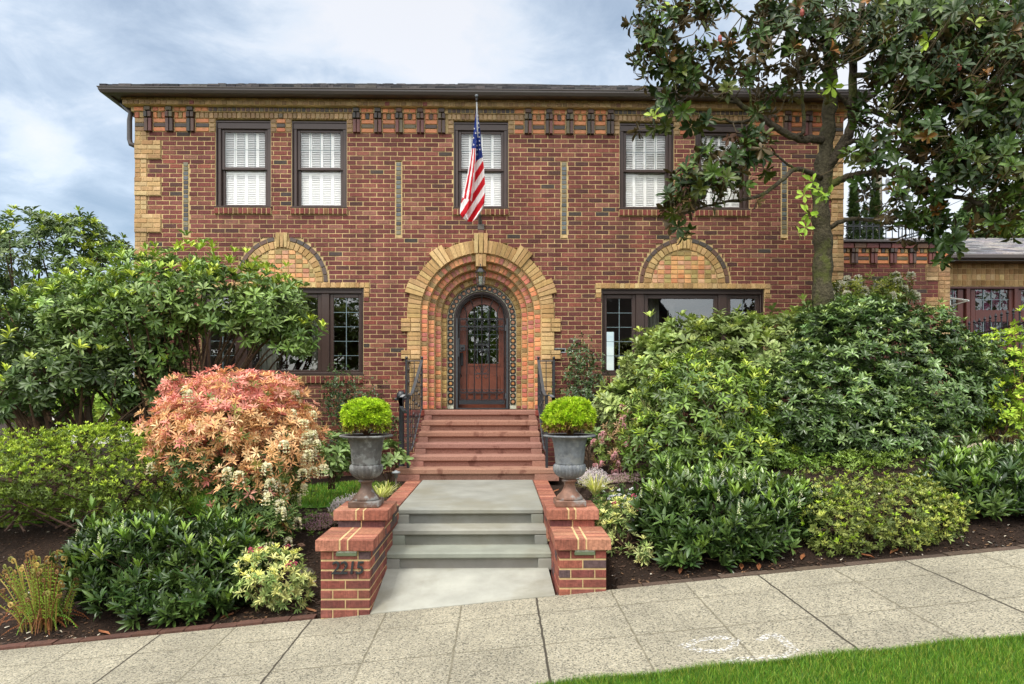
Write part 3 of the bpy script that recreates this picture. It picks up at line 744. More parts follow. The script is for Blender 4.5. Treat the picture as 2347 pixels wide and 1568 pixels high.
# tan soldier rows above
x = HX0-.12; hA = (zA1-zB1)
while x < HX1+.12:
    brick_at(fr, x, x+.088, zB1, .075, pc('tand' if random.random() > .06 else 'rust'), YW-.135, .12); 
    brick_at(fr, x-.03, x+.058, zB1+.075, hA-.075, pc('tand'), YW-.145, .12); x += .088
for q_ in QN: q_.build('corner_quoin', [M['tanbrick'], M['mortar']], house)
for t_, g_ in ARC:
    ba = t_.build('blind_arch', [M['tanbrick'], M['mortar']], house); g_.build('mosaic', [M['glazed'], M['mortar']], ba)
for o_, nm, ms in ((mb, 'wall', [M['brick'], M['mortar']]), (fr, 'frieze', [M['glazed'], M['mortar']])):
    o_.build(nm, ms, house)
# shell behind the facade: side and rear walls, floors, all dark inside
mb = MB(); D2 = YW+8.5
cB = lin((128,58,50))
mb.box(HX0, HX0+.12, YW+.11, D2, HZ0, 6.4, cB); mb.box(HX1-.12, HX1, YW+.11, D2, HZ0, 6.4, cB)
mb.box(HX0+.12, HX1-.12, YW+.11, D2, 4.0, 4.15, lin((90,80,70)))
mb.box(HX0+.12, HX1-.12, YW+.11, D2-.2, 6.3, 6.39, lin((90,80,70)))
mb.box(HX0+.12, HX1-.12, YW+.7, D2, 1.1, 1.3, lin((84,62,44)))
# rear wall with window openings
bx = [HX0+.12, HX0+1.9, HX0+3.9, HX1-4.2, HX1-2.4, HX1-.12]
for i in range(5):
    if i in (1, 3): mb.box(bx[i], bx[i+1], D2, D2+.15, HZ0, 1.9, cB); mb.box(bx[i], bx[i+1], D2, D2+.15, 3.4, 6.4, cB)
    else: mb.box(bx[i], bx[i+1], D2, D2+.15, HZ0, 6.4, cB)
mb.box(DX-1.6, DX-1.5, YW+.7, D2, 1.3, 4.0, lin((110,104,92))); mb.box(DX+1.5, DX+1.6, YW+.7, D2, 1.3, 4.0, lin((110,104,92)))
mb.box(DX-1.5, DX+1.5, YW+3.5, YW+3.6, 1.3, 4.0, lin((80,70,60)))
mb.build('shell', M['plain'], house)

# ---- portal: stepped rings of coloured brick round a recessed door
pt = MB(); pg = MB()
def ring2(mbx, cx, cz, r0, r1, step, kind, y, dd, a0=0, a1=math.pi, skip=None, g=.0125, jy=.002):
    rm = (r0+r1)/2; n = max(1, round((a1-a0)*rm/step))
    for i in range(n):
        a = a0+(a1-a0)*(i+.5)/n
        if skip and skip(a): continue
        da = (a1-a0)/n; rad = Vector((math.cos(a), 0, math.sin(a))); tn = Vector((math.sin(a), 0, -math.cos(a)))
        mbx.blk(Vector((cx, y+random.uniform(-jy, jy), cz))+rad*rm, tn, rad, EN, da*r0-g, da*r1-g*1.1, r1-r0-g*.8, dd, pc(kind), .005)
def annulus(mbx, cx, cz, r0, r1, y, d, zb, col, m=1, n=48):
    """mortar body: half ring standing on two jambs down to zb"""
    o = [(cx+r1, zb)]+[(cx+r1*math.cos(math.pi*i/n), cz+r1*math.sin(math.pi*i/n)) for i in range(n+1)]+[(cx-r1, zb)]
    q = [(cx+r0, zb)]+[(cx+r0*math.cos(math.pi*i/n), cz+r0*math.sin(math.pi*i/n)) for i in range(n+1)]+[(cx-r0, zb)]
    k = len(o); vs = [(x, y, z) for x, z in o]+[(x, y, z) for x, z in q]+[(x, y+d, z) for x, z in o]+[(x, y+d, z) for x, z in q]
    fs = []
    for i in range(k-1):
        fs += [(k+i, i, i+1, k+i+1)[::-1], (i, i+2*k, i+1+2*k, i+1)[::-1], (k+i, k+i+1, 3*k+i+1, 3*k+i)[::-1], (2*k+i, 3*k+i, 3*k+i+1, 2*k+i+1)[::-1]]
    mbx.add(vs, fs, col, m)
OL = lin((206,176,118))
annulus(pt, DX, AC, AR0+.003, AR1-.003, YW-.02, .14, PZ, OL)
ears = [math.pi/2+s*a for s in (-1, 1) for a in (.62, 1.20)]
kk = lambda a: abs(a-math.pi/2) < .09
ring2(pt, DX, AC, AR0, AR1, .077, 'gold', YW-.035, .1, skip=lambda a: kk(a) or any(abs(a-e) < .10 for e in ears))
for e in ears:                      # the taller triple bricks that break the ring
    for i in range(3):
        a = e+(i-1)*.067; rad = Vector((math.cos(a), 0, math.sin(a))); tn = Vector((math.sin(a), 0, -math.cos(a)))
        pt.blk(Vector((DX, YW-.06, AC))+rad*(AR0+AR1+.085)*.5, tn, rad, EN, .067*AR0-.008, .067*(AR1+.09)-.008, AR1-AR0+.085, .1, pc('gold'), .005)
for dx, w0, w1, hh in ((-.078, .056, .072, .33), (0, .058, .08, .335), (.078, .056, .072, .33)):
    pt.blk((DX+dx, YW-.07, AC+AR0+hh/2-.005), EXx+EZz*0, EZz, EN, w0, w1, hh, .12, pc('gold'), .005)
for dx in (-.062, 0, .062): pt.blk((DX+dx*.95, YW-.055, AC+AR0-.115), EXx, EZz, EN, .05, .06, .21, .2, pc('gold'), .005)
# jambs of the tan ring with projecting blocks
z = AC-CR; k = 0
while z > PZ-CR:
    for s in (-1, 1):
        a, b = sorted((DX+s*AR0, DX+s*AR1)); ear = (ZV(765) < z+CR/2 < ZV(748) +.12) or (ZV(829) < z+CR/2 < ZV(805)+.04)
        if ear:
            a, b = (a-.105, b) if s < 0 else (a, b+.105)
            brick_at(pt, a, (a+b)/2, max(z, PZ), CR, pc('gold'), YW-.05, .1); brick_at(pt, (a+b)/2, b, max(z, PZ), CR, pc('gold'), YW-.05, .1)
        else: brick_at(pt, a, b, max(z, PZ+.002), CR, pc('gold'), YW-.035, .1)
    z -= CR; k += 1
pt.build('portal_arch', [M['tanbrick'], M['mortar']], house)
# inner stepped rings
RR = [.992, .885, .78, .68, .592]; ICZ = 2.915
for i in range(4):
    y = YW+.02+.115*i; r1, r0 = RR[i], RR[i+1]; cz = AC-(i+1)*.009
    annulus(pg, DX, cz, r0+.002, r1+.03, y+.012, .16, PZ, OL if i < 3 else lin((180,160,110)))
    kind = 'portal' if i < 3 else 'olive'
    ring2(pg, DX, cz, r0, r1, .078 if i != 1 else .07, kind, y, .15)
    z = cz-CR
    while z > PZ-CR:
        for s in (-1, 1):
            a, b = sorted((DX+s*r0, DX+s*r1)); brick_at(pg, a, b, max(z, PZ+.002), CR, pc(kind), y, .14, bev=.007)
        z -= CR
pg.build('portal_reveal', [M['glazed'], M['mortar']], house)
# band of painted tiles
YT = YW+.02+.115*4+.0; ICZ = 2.90; tb = MB(); TR0, TR1 = .487, .588
annulus(tb, DX, ICZ, TR0, TR1+.02, YT+.006, .1, PZ, lin((206,206,184)), 0)
def tilep(c, A, B, s):
    N = EN; c = Vector(c)
    tb.blk(c+N*.004, A, B, N, s, s, s, .02, lin((214,212,190)), .003)
    def poly(rad, n, ph, off, col, sq=0):
        vs = []
        for i in range(n):
            a = ph+2*math.pi*i/n; vs.append(c+N*off+A*(rad*math.cos(a))+B*(rad*math.sin(a)))
        tb.add(vs, [tuple(range(n))], col)
    h = s*.485; q = s*.33; pts = [(h,q),(q,h),(-q,h),(-h,q),(-h,-q),(-q,-h),(q,-h),(h,-q)]
    tb.add([c+N*.0065+A*x+B*y for x, y in pts], [tuple(range(8))], lin((24,24,26)))
    cc = random.choice([(206,140,70),(214,160,96),(190,120,62)])
    poly(s*.27, 12, .1, .0085, lin(cc)); poly(s*.19, 10, 0, .0100, lin((132,60,44))); poly(s*.13, 10, 0, .0115, lin(random.choice([(200,150,120),(176,140,140),(214,170,90)])))
n = 18
for i in range(n):
    a = math.pi*(i+.5)/n; rad = Vector((math.cos(a), 0, math.sin(a))); tn = Vector((math.sin(a), 0, -math.cos(a)))
    tilep(Vector((DX, YT, ICZ))+rad*(TR0+TR1)/2, tn, rad, .092)
z = ICZ-.0525
while z > PZ+.03:
    for s in (-1, 1): tilep((DX+s*(TR0+TR1)/2, YT, z), EXx, EZz, .098)
    z -= .1052
tb.build('tile_band', M['tile'], house)
# ---- door leaf, casing, glass
dr = MB(); YD = YT+.22
annulus(dr, DX, ICZ, .452, .492, YT+.03, .3, PZ, (1,1,1), 0); annulus(dr, DX, ICZ, .43, .452, YT+.06, .25, PZ, (1,1,1), 0); annulus(dr, DX, ICZ, .405, .43, YT+.10, .2, PZ, (1,1,1), 0)
dr.build('door_frame', M['brown'], house)
def xm(x): return DX+(x-398)/625
def zm_(y): return 1.36+(1510-y)/625
dm = MB(); GZ = zm_(535); gx0, gx1 = xm(240), xm(578); gz0 = zm_(1020); gr = (gx1-gx0)/2; gcx = (gx0+gx1)/2; gzc = zm_(370)-gr
# leaf as a sheet with an arched hole
n = 32; o = [(DX+.405, PZ+.02)]+[(DX+.405*math.cos(math.pi*i/n), ICZ+.405*math.sin(math.pi*i/n)) for i in range(n+1)]+[(DX-.405, PZ+.02)]
q = [(gx1, gz0)]+[(gcx+gr*math.cos(math.pi*i/n), gzc+gr*math.sin(math.pi*i/n)) for i in range(n+1)]+[(gx0, gz0)]
k = len(o)
for yy, flip in ((YD, 1), (YD+.045, -1)):
    vs = [(x, yy, z) for x, z in o]+[(x, yy, z) for x, z in q]
    fs = [(k+i, i, i+1, k+i+1)[::-1] for i in range(k-1)]+[(0, k, 2*k-1, k-1)[::-1]]
    dm.add(vs, [f[::flip] for f in fs])
vs = [(x, YD, z) for x, z in q]+[(x, YD+.045, z) for x, z in q]
dm.add(vs, [(i, i+1, k+i+1, k+i)[::-1] for i in range(k-1)]+[(k-1, 0, k, 2*k-1)[::-1]])
annulus(dm, gcx, gzc, gr, gr+.035, YD-.018, .02, gz0-.01, (1,1,1), 0); dm.box(gx0-.035, gx1+.035, YD-.018, YD+.002, gz0-.035, gz0-.01)
dm.rb(gx0-.03, gx1+.03, YD-.012, YD+.001, zm_(1360), zm_(1135), b=.01); dm.rb(gx0+.01, gx1-.01, YD-.03, YD-.01, zm_(1340), zm_(1155), b=.018)
dm.box(DX-.405, DX+.405, YD, YD+.05, PZ, PZ+.02)
door = dm.build('door', M['wood'], house)
g = MB(); vs = [(x, YD+.02, z) for x, z in q]; g.add(vs, [tuple(range(k))[::-1]]); g.build('pane', M['pane'], door)
g = MB()
for xx in (346, 462): g.tube([(xm(xx), YD+.015, gz0), (xm(xx), YD+.015, zm_(385))], .004)
for yy in (700, 860): g.tube([(gx0, YD+.015, zm_(yy)), (gx1, YD+.015, zm_(yy))], .004)
g.build('leading', M['lead'], door)
# ---- iron security gate
YG = YT-.0; gt = MB(); r_ = .0090
def pl3(pts, r=r_, y=YG, n=5): gt.tube([(xm(a), y, zm_(b)) for a, b in pts], r*1.25 if r < .006 else r, n)
for xx in (158, 640): pl3([(xx, 1425), (xx, 535)], .010)
arc = [(399+241*math.cos(math.pi*i/24), 537-260*math.sin(math.pi*i/24)) for i in range(25)]; pl3(arc, .010)
for xx, y1 in ((237, 540), (318, 540), (398, 285), (478, 540), (560, 540)): pl3([(xx, 1425), (xx, y1)])
pl3([(237, 545), (230, 470), (215, 420), (200, 395)]); pl3([(560, 545), (566, 470), (580, 420), (597, 395)])
pl3([(318, 545), (312, 450), (298, 385), (272, 325)]); pl3([(478, 545), (484, 450), (498, 385), (524, 325)])
for yy, r in ((540, .010), (625, .010), (1335, .008), (1420, .008)): pl3([(158, yy), (640, yy)], r)
pl3([(320, 820), (476, 820)]); pl3([(320, 1135), (476, 1135)], .009)
gt.box(xm(152), xm(646), YG-.008, YG+.008, zm_(1462), zm_(1424))
for c in range(6):
    cx = 198+c*80.3
    for cy, rr in ((583, 36), (1378, 36)): pl3([(cx+rr*math.cos(2*math.pi*i/14), cy+rr*math.sin(2*math.pi*i/14)) for i in range(15)], .0045)
    for sg, cy, dy in ((1, 655, 1), (1, 1308, -1)):
        for m_ in (-1, 1):
            pts = []
            for i in range(12):
                a = math.pi*1.9*i/11; rr = 20*(1-.55*i/11); pts.append((cx+m_*20-m_*rr*math.cos(a)*1.0, cy-dy*18+dy*18*0+dy*rr*math.sin(a)+dy*(10)))
            pl3(pts, .004)
for m_ in (-1, 1):     # centre ornament
    def C(pts, r=.0045): pl3([(399+m_*a, b) for a, b in pts], r)
    sp = lambda cx, cy, r0, t0, t1, n=14: [(cx+r0*(1-.6*i/n)*math.cos(t0+(t1-t0)*i/n), cy+r0*(1-.6*i/n)*math.sin(t0+(t1-t0)*i/n)) for i in range(n+1)]
    C([(0, 815)]+sp(22, 790, 20, math.pi*.9, -math.pi*.9)); C([(75, 815)]+sp(56, 790, 20, .2, math.pi*2))
    C([(0, 850), (20, 830), (45, 828), (68, 850), (70, 880), (60, 930), (35, 1030), (6, 1120)]); C(sp(40, 872, 24, math.pi, -math.pi*.8))
    C([(2, 850), (12, 880), (34, 900), (45, 880), (38, 862)]); C([(0, 1110), (30, 1130), (60, 1115), (70, 1090), (60, 1070), (40, 1085)])
    C([(58, 1055), (62, 1075)]); C(sp(40, 1160, 30, -math.pi*.5, math.pi*1.2))
pl3([(399, 850), (406, 890), (394, 910), (404, 930), (399, 955)], .005); pl3([(399, 985), (404, 1010), (394, 1040), (404, 1070), (399, 1110)], .005)
gate = gt.build('security_gate', M['iron'], house)
m = MB(); m.box(xm(121), xm(138), YG-.015, YG+.03, PZ, zm_(535)); m.box(xm(662), xm(681), YG-.015, YG+.03, PZ, zm_(535)); m.box(xm(140), xm(660), YG-.005, YG+.03, PZ, PZ+.014)
for yy in (640, 1370): m.box(xm(648), xm(664), YG-.02, YG+.01, zm_(yy+30), zm_(yy-60+30))
m.build('gate_post', M['irongrey'], gate)
m = MB(); m.rb(xm(136), xm(160), YG-.02, YG+.02, zm_(952), zm_(750)); m.rb(xm(160), xm(221), YG-.018, YG+.01, zm_(886), zm_(820)); m.ball((xm(187), YG-.03, zm_(850)), .024, n=12)
m.rb(xm(160), xm(192), YD-.03, YD, zm_(1040), zm_(900)); m.tube([(xm(172), YD-.03, zm_(1020)), (xm(165), YD-.07, zm_(1060)), (xm(165), YD-.07, zm_(1130)), (xm(175), YD-.03, zm_(1160))], .008)
m.tube([(xm(160), YG-.03, zm_(895)), (xm(192), YG-.035, zm_(893))], .006)
m.build('lock', M['iron'], gate)

# ---- windows
def sash_window(o):
    """double hung window, local origin at the centre of its foot; built once and copied"""
    m = MB(); x, y, z = o; w, h = WW, WZ1-WZ0; hw = w/2
    m.box(x-hw, x-hw+.018, y+.02, y+.16, z, z+h); m.box(x+hw-.018, x+hw, y+.02, y+.16, z, z+h); m.box(x-hw, x+hw, y+.02, y+.16, z+h-.02, z+h)
    m.rb(x-hw+.018, x-hw+.075, y+.045, y+.16, z, z+h-.02, b=.008); m.rb(x+hw-.075, x+hw-.018, y+.045, y+.16, z, z+h-.02, b=.008)
    m.rb(x-hw+.019, x+hw-.019, y+.036, y+.044, z+h-.12, z+h-.022, b=.003); m.box(x-hw+.075, x+hw-.075, y+.044, y+.16, z+h-.12, z+h-.022); m.rb(x-hw, x+hw, y+.0, y+.16, z+.001, z+.035, b=.006)
    win = m.build('window', M['brown'], house, at=o)
    zr = z+h*.452
    def part(nm, mbx, mt): return mbx.build(nm, mt, win)
    for (z0, z1, yy, st) in ((zr, z+h-.115, y+.075, 0), (z+.035, zr+.045, y+.105, .0)):
        m = MB(); a, b = x-hw+.075, x+hw-.075; t = .048
        m.rb(a, a+t, yy, yy+.035, z0, z1, b=.004); m.rb(b-t, b, yy, yy+.035, z0, z1, b=.004)
        m.rb(a+t, b-t, yy, yy+.035, z0, z0+.045, b=.004); m.rb(a+t, b-t, yy, yy+.035, z1-.05, z1, b=.004); part('sash', m, M['brown'])
        m = MB(); m.add([(a+t, yy+.018, z0+.045), (b-t, yy+.018, z0+.045), (b-t, yy+.018, z1-.05), (a+t, yy+.018, z1-.05)], [(0,1,2,3)]); part('pane', m, M['paneup'])
        if st == 0 and z0 > z+.1:
            m = MB(); za, zb = z0+.045, z1-.05; aa, bb = a+t, b-t
            for i in (1, 2, 3): m.box(aa+(bb-aa)*i/4-.003, aa+(bb-aa)*i/4+.003, yy+.01, yy+.016, za, zb)
            m.box(aa, bb, yy+.009, yy+.0095+.004, (za+zb)/2-.003, (za+zb)/2+.003); part('leading', m, M['lead'])
    # plantation shutters inside
    a, b = x-hw+.085, x+hw-.085; ys = y+.15
    for z0, z1 in ((z+.03, zr-.02), (zr+.0, z+h-.08)):
        for i in range(4):
            m = MB(); s, e = a+(b-a)*i/4, a+(b-a)*(i+1)/4; t = .022
            m.box(s+.001, s+t, ys, ys+.025, z0, z1); m.box(e-t, e-.001, ys, ys+.025, z0, z1)
            m.box(s+t, e-t, ys, ys+.025, z0, z0+.03); m.box(s+t, e-t, ys, ys+.025, z1-.03, z1)
            k = int((z1-z0-.06)/.0285); til = .0160 if z0 < z+.1 else .0125
            for j in range(k):
                zc = z0+.03+(z1-z0-.06)*(j+.5)/k
                m.add([(s+t, ys-.002, zc-til), (e-t, ys-.002, zc-til), (e-t, ys+.024, zc+til), (s+t, ys+.024, zc+til),
                       (s+t, ys-.002, zc-til+.003), (e-t, ys-.002, zc-til+.003), (e-t, ys+.024, zc+til+.003), (s+t, ys+.024, zc+til+.003)],
                      [(0,1,2,3)[::-1], (4,5,6,7), (0,1,5,4)])
            part('shutter', m, M['white'])
    s = sill(x-hw-.012, x+hw+.012, z-.002, .105); s.build('sill', [M['brick'], M['mortar']], win)
    return win
w0 = sash_window((wx[0], YW, WZ0))
for x in wx[1:]:
    c = copy_tree(w0, house); c.location = Vector((x, YW, WZ0))-house.location
# reveals and interior behind upper windows
m = MB()
for (a, b, c, d) in upper:
    for (s, e) in ((a-.1, a), (b, b+.1)): m.box(s, e, YW+.09, YW+.24, c-.05, d+.05, (.3,.3,.28))
m.build('reveal', M['plain'], house)

def big_window(a, b, mirror):
    win = None; m = MB(); z0, z1 = LZ0, LZ1
    W = b-a
    def U(u): return a+(u-1380)/372*W if not mirror else b-(u-1380)/372*W
    def seg(u0, u1): return sorted((U(u0), U(u1)))
    m.box(a, b, YW+.03, YW+.17, z1-.022, z1); m.box(a, a+.02, YW+.03, YW+.17, z0, z1-.022); m.box(b-.02, b, YW+.03, YW+.17, z0, z1-.022)
    m.rb(a+.02, b-.02, YW+.05, YW+.17, z1-.085, z1-.023, b=.008); m.rb(a-.0, b+.0, YW-.005, YW+.17, z0, z0+.05, b=.008)
    for (u0, u1) in ((1384, 1387.5), (1460, 1479), (1650, 1670), (1746, 1749)):
        s, e = seg(u0, u1); m.rb(s, e, YW+.06, YW+.17, z0+.05, z1-.085, b=.008)
    win = m.build('window', M['brown'], house, at=((a+b)/2, YW, z0))
    zg0, zg1 = ZV(848), ZV(682)
    for (u0, u1, g0, g1, cols, rws) in ((1387.5, 1460, 1393, 1451, 2, 5), (1479, 1650, 1488, 1640, 0, 0), (1670, 1746, 1679, 1736, 2, 5)):
        s, e = seg(u0, u1); p, q = seg(g0, g1); y = YW+.09; m = MB()
        m.rb(s+.002, p, y, y+.04, z0+.052, z1-.087, b=.005); m.rb(q, e-.002, y, y+.04, z0+.052, z1-.087, b=.005)
        m.rb(p, q, y, y+.04, z0+.052, zg0, b=.005); m.rb(p, q, y, y+.04, zg1, z1-.087, b=.005); m.build('sash', M['brown'], win)
        m = MB(); m.add([(p, y+.02, zg0), (q, y+.02, zg0), (q, y+.02, zg1), (p, y+.02, zg1)], [(0,1,2,3)]); m.build('pane', M['pane'], win)
        if cols:
            m = MB(); m.box((p+q)/2-.005, (p+q)/2+.005, y+.008, y+.018, zg0, zg1)
            for k in range(1, rws): zz = zg0+(zg1-zg0)*k/rws; m.box(p, q, y+.0075, y+.0185, zz-.004, zz+.004)
            m.build('leading', M['lead'], win)
    s = sill(a-.01, b+.01, z0-.002, .13, 'rust'); s.build('sill', [M['brick'], M['mortar']], win)
    m = MB(); z_ = z1-.1
    for (u0, u1) in (((1498, 1525), (1545, 1562)) if not mirror else ((1600, 1640), (1500, 1515))):
        s, e = seg(u0, u1); n = 10
        for i in range(n):
            xa, xb = s+(e-s)*i/n, s+(e-s)*(i+1)/n; o1, o2 = .03*math.sin(i*2.2), .03*math.sin((i+1)*2.2)
            m.add([(xa, YW+.45+o1, z0+.05), (xb, YW+.45+o2, z0+.05), (xb, YW+.45+o2, z_), (xa, YW+.45+o1, z_)], [(0,1,2,3)], lin((150,146,136)))
    m.build('curtain', M['plain'], win)
big_window(*lower[0][:2], True); big_window(*lower[1][:2], False)
m = MB()
m.box(mail[0]+.01, mail[1]-.01, YW+.05, YW+.09, mail[2], mail[3], lin((12,12,12)))
for (a, b, c, d) in ((mail[0], mail[1], mail[2]-.004, mail[2]+.010), (mail[0], mail[1], mail[3]-.008, mail[3]+.004), (mail[0], mail[0]+.012, mail[2]+.01, mail[3]-.008), (mail[1]-.012, mail[1], mail[2]+.01, mail[3]-.008)):
    m.box(a, b, YW-.006, YW+.05, c, d, lin((150,156,160)))
m.build('mail_slot', M['plain'], house)
# bracket block of the flag
m = MB(); bz = ZV(505); m.blk((DX+.0, YW-.03, ZV(521)), EXx, EZz, EN, .11, .11, .1, .05, lin((96,90,84)), .01); m.blk((DX, YW-.03, ZV(535)), EXx, EZz, EN, .1, .1, .1, .05, lin((112,70,60)), .006)
m.build('bracket_block', M['plain'], house)

# ---- roof, gutter, downspout
YE = 10.93; XE0, XE1 = PX(221, YE), PX(2010, YE); ZG = CAMZ+(HOR-203.6)*YE/FPX; ZS = 6.425
rf = MB(); PIT = .462
rdepth = 7.2; ridge = rdepth*PIT
A = (XE0+.06, YE+.05, ZG+.01); B = (XE1-.06, YE+.05, ZG+.01); C = (XE1-rdepth, YE+rdepth, ZG+ridge); D = (XE0+rdepth, YE+rdepth, ZG+ridge); E2 = (XE1-.06, YE+2*rdepth, ZG); F2 = (XE0+.06, YE+2*rdepth, ZG)
rf.add([A, B, C, D, E2, F2], [(0,1,2,3), (1,4,2), (4,5,3,2), (5,0,3), (0,5,4,1)], lin((70,68,68)))
yy = YE+.03; k = 0
while k < 26:                       # butt ends of the shakes show along the gutter and the hip
    y = YE+.03+k*.14; z = ZG+.012+(k*.14)*PIT; x = XE0+.03+k*.13; xe = XE1-.03-k*.13
    while x < xe:
        w = random.uniform(.09, .2); t = random.uniform(.014, .032)+(.012 if k == 0 else 0); dy = random.uniform(-.015, .015); col = jit(lin(random.choice([(74,72,72),(60,58,60),(88,84,82),(50,50,52)])), .15)
        x2 = min(x+w-.004, xe)
        rf.add([(x, y+dy, z), (x2, y+dy, z), (x2, y+.26, z+.26*PIT-.008), (x, y+.26, z+.26*PIT-.008), (x, y+dy, z+t), (x2, y+dy, z+t), (x2, y+.26, z+.26*PIT+.004), (x, y+.26, z+.26*PIT+.004)],
               [(0,1,5,4), (4,5,6,7), (0,4,7,3), (1,2,6,5)], col)
        x += w
    k += 1
rf.build('roof', M['roof'], house)
gp = [(0,0),(.0,-.012),(.012,-.02),(.014,-.045),(.035,-.085),(.05,-.095),(.10,-.10)]   # profile, depth back / down
m = MB(); xa, xb = XE0, XE1; vs = []
for x, sgn in ((xa, 1), (xb, -1)):
    for (d, h) in gp: vs.append((x+sgn*d, YE+d, ZG+h))
k = len(gp); m.add(vs, [(i, i+1, k+i+1, k+i)[::-1] for i in range(k-1)])
for x, sgn in ((xa, 1), (xb, -1)):
    vs = [(x+sgn*d, YE+d, ZG+h) for d, h in gp]+[(x+sgn*d, D2+.3, ZG+h) for d, h in gp]
    fs = [(i, i+1, k+i+1, k+i) for i in range(k-1)]; m.add(vs, fs if sgn > 0 else [f[::-1] for f in fs])
m.box(xa+.01, xb-.01, YE+.005, YE+.02, ZG-.006, ZG+.002)
m.build('gutter', M['gutter'], house)
m = MB(); m.box(XE0+.1, XE1-.1, YE+.10, YE+.14, ZS-.02, ZG-.01)
m.box(XE0+.1, XE0+.14, YE+.14, D2+.3, ZS-.02, ZG-.01); m.box(XE1-.14, XE1-.1, YE+.14, D2+.3, ZS-.02, ZG-.01)
m.box(XE0+.14, XE1-.14, YE+.14, D2+.3, ZS, ZS+.02); m.build('soffit', M['brown'], house)
m = MB(); xw = HX0-.09; m.tube([(XE0+.16, YW+.05, ZS), (xw-.0, YW+.05, ZS-.17), (xw-.02, YW+.05, ZS-.3), (xw-.02, YW+.05, ZV(322)), (xw, YW+.05, ZV(333)), (HX0+.02, YW+.05, ZV(339))], .04, 8)
m.build('downspout', M['gutter'], house, True)

# ------------------------------------------------------------------ lower wing, garage
YB = 12.2; X0, X1 = HX1-.05, PX(2178, YB)
wing = root('side_wing', 'low flat roofed brick wing with iron balustrade beside the magnolia', 'house wing', ((X0+X1)/2, YB, 1))
wt, ft = P(2050, 558, YB).z, P(2050, 605, YB).z
mb = MB(); z = ft-CR; k = 0; ow = (PX(2031, YB), PX(2065, YB), P(2040, 740, YB).z, P(2040, 671, YB).z)
while z > .6:
    qw = (.44 if (k//4) % 2 == 0 else .21) if k > 0 else .44
    iv = [(X0, X1-qw)]
    if ow[2] < z+CR/2 < ow[3]: iv = [(X0, ow[0]), (ow[1], X1-qw)]
    for a, b in iv:
        mb.box(a, b, YB+.009, YB+.11, z, z+CR, MORT, 1)
        x = X0+(.5 if k % 2 else 0)*BL-BL
        while x < b:
            xa, xb = max(x, a), min(x+BL, b)
            if xb-xa > .03: mb.blk(((xa+xb)/2, YB, z+CR/2), EXx, EZz, EN, xb-xa-.01, xb-xa-.01, CR-.01, .05, pc('red', .13))
            x += BL
    a, b = X1-qw, X1; mb.box(a, b, YB+.0, YB+.11, z, z+CR, MORT, 1)
    for p, q in ((0, .5), (.5, 1)): mb.blk((a+(b-a)*(p+q)/2, YB-.015, z+CR/2), EXx, EZz, EN, (b-a)*.5-.01, (b-a)*.5-.01, CR-.01, .05, pc('tan'))
    z -= CR; k += 1
mb.box(X1-.1, X1-.002, YB+.11, YB+6, .6, wt, lin((150,118,78)))
for k in range(4): mb.blk((ow[0]+(k+.5)*(ow[1]-ow[0])/4, YB-.01, ow[3]+.055), EXx, EZz, EN, .055, .055, .10, .05, pc('tan'))
mb.build('wall', [M['brick'], M['mortar']], wing)
m = MB(); m.box(ow[0], ow[1], YB+.1, YB+.14, ow[2], ow[3]); m.build('window', M['pane'], wing)
m = MB(); m.box(ow[0]-.02, ow[1]+.02, YB+.3, YB+.32, ow[2], ow[3]+.02, (.03,.03,.03)); m.build('dark_sheet', M['plain'], wing)  # plain near-black sheet set a little way behind the pane
fr = MB(); h = wt-ft; hD = h*.52; hC = h*.22; fr.box(X0, X1, YB+.006, YB+.1, ft, wt, MORT, 1)
p = PX(1957, YB); ps = []
while p < X1-.1: ps.append(p); p += .353
for p in ps:
    for q in (-1, 1):
        brick_at(fr, p+q*.033-.033, p+q*.033+.033, ft, hD, pc('oxblood'), YB-.05, .08); brick_at(fr, p+q*.033-.033, p+q*.033+.033, ft+hD, hC, pc('black'), YB-.07, .1)
bd = [X0]+[e for p in ps for e in (p-.07, p+.07)]+[X1]
for i in range(0, len(bd), 2):
    s, e = bd[i], bd[i+1]
    if e-s < .03: continue
    for k in range(3): brick_at(fr, s, e, ft+k*hD/3, hD/3, pc(('orange','black','orange')[k]), YB-.012)
    n = max(1, round((e-s)/.07))
    for j in range(n): brick_at(fr, s+(e-s)*j/n, s+(e-s)*(j+1)/n, ft+hD, hC, pc(('orange','black','olive')[j % 3]), YB-.02)
x = X0
while x < X1-.02: brick_at(fr, x, min(x+BL, X1), ft+hD+hC, h-hD-hC, pc('rust'), YB-.05, .1); x += BL
fr.build('frieze', [M['glazed'], M['mortar']], wing)
m = MB(); zc = P(2050, 549, YB-.1).z; m.rb(X0, X1+.04, YB-.10, YB+.3, wt-.0, zc, b=.01); m.box(X0, X1, YB+.3, YB+6, wt-.3, wt-.05); m.build('coping', M['gutter'], wing)
# balustrade on the flat roof
YR = 12.55; bal = root('balustrade', 'black wrought iron balustrade on the flat roof of the side wing', 'balustrade', (7, YR, zc))
m = MB(); z0, z1, z2 = zc+.02, P(2000, 519, YR).z, P(2000, 500, YR).z; xa, xb = X0+.02, PX(2142, YR)
for zz in (z1, z2): m.tube([(xa, YR, zz), (xb, YR, zz)], .012, 5)
m.tube([(xa, YR, z0+.03), (xb, YR, z0+.03)], .008, 5); x = xa; st = .1215
while x < xb:
    m.tube([(x, YR, z0-.02), (x, YR, z2)], .009, 5)
    cx = x+st/2; m.tube([(cx+.055*math.cos(2*math.pi*i/10), YR, (z1+z2)/2+.058*math.sin(2*math.pi*i/10)) for i in range(11)], .005, 4)
    for q in (-1, 1): m.tube([(cx+q*(.03-.026*(1-.5*i/8)*math.cos(math.pi*1.7*i/8)), YR, z1-.03-.026*math.sin(math.pi*1.7*i/8)) for i in range(9)], .004, 4)
    x += st
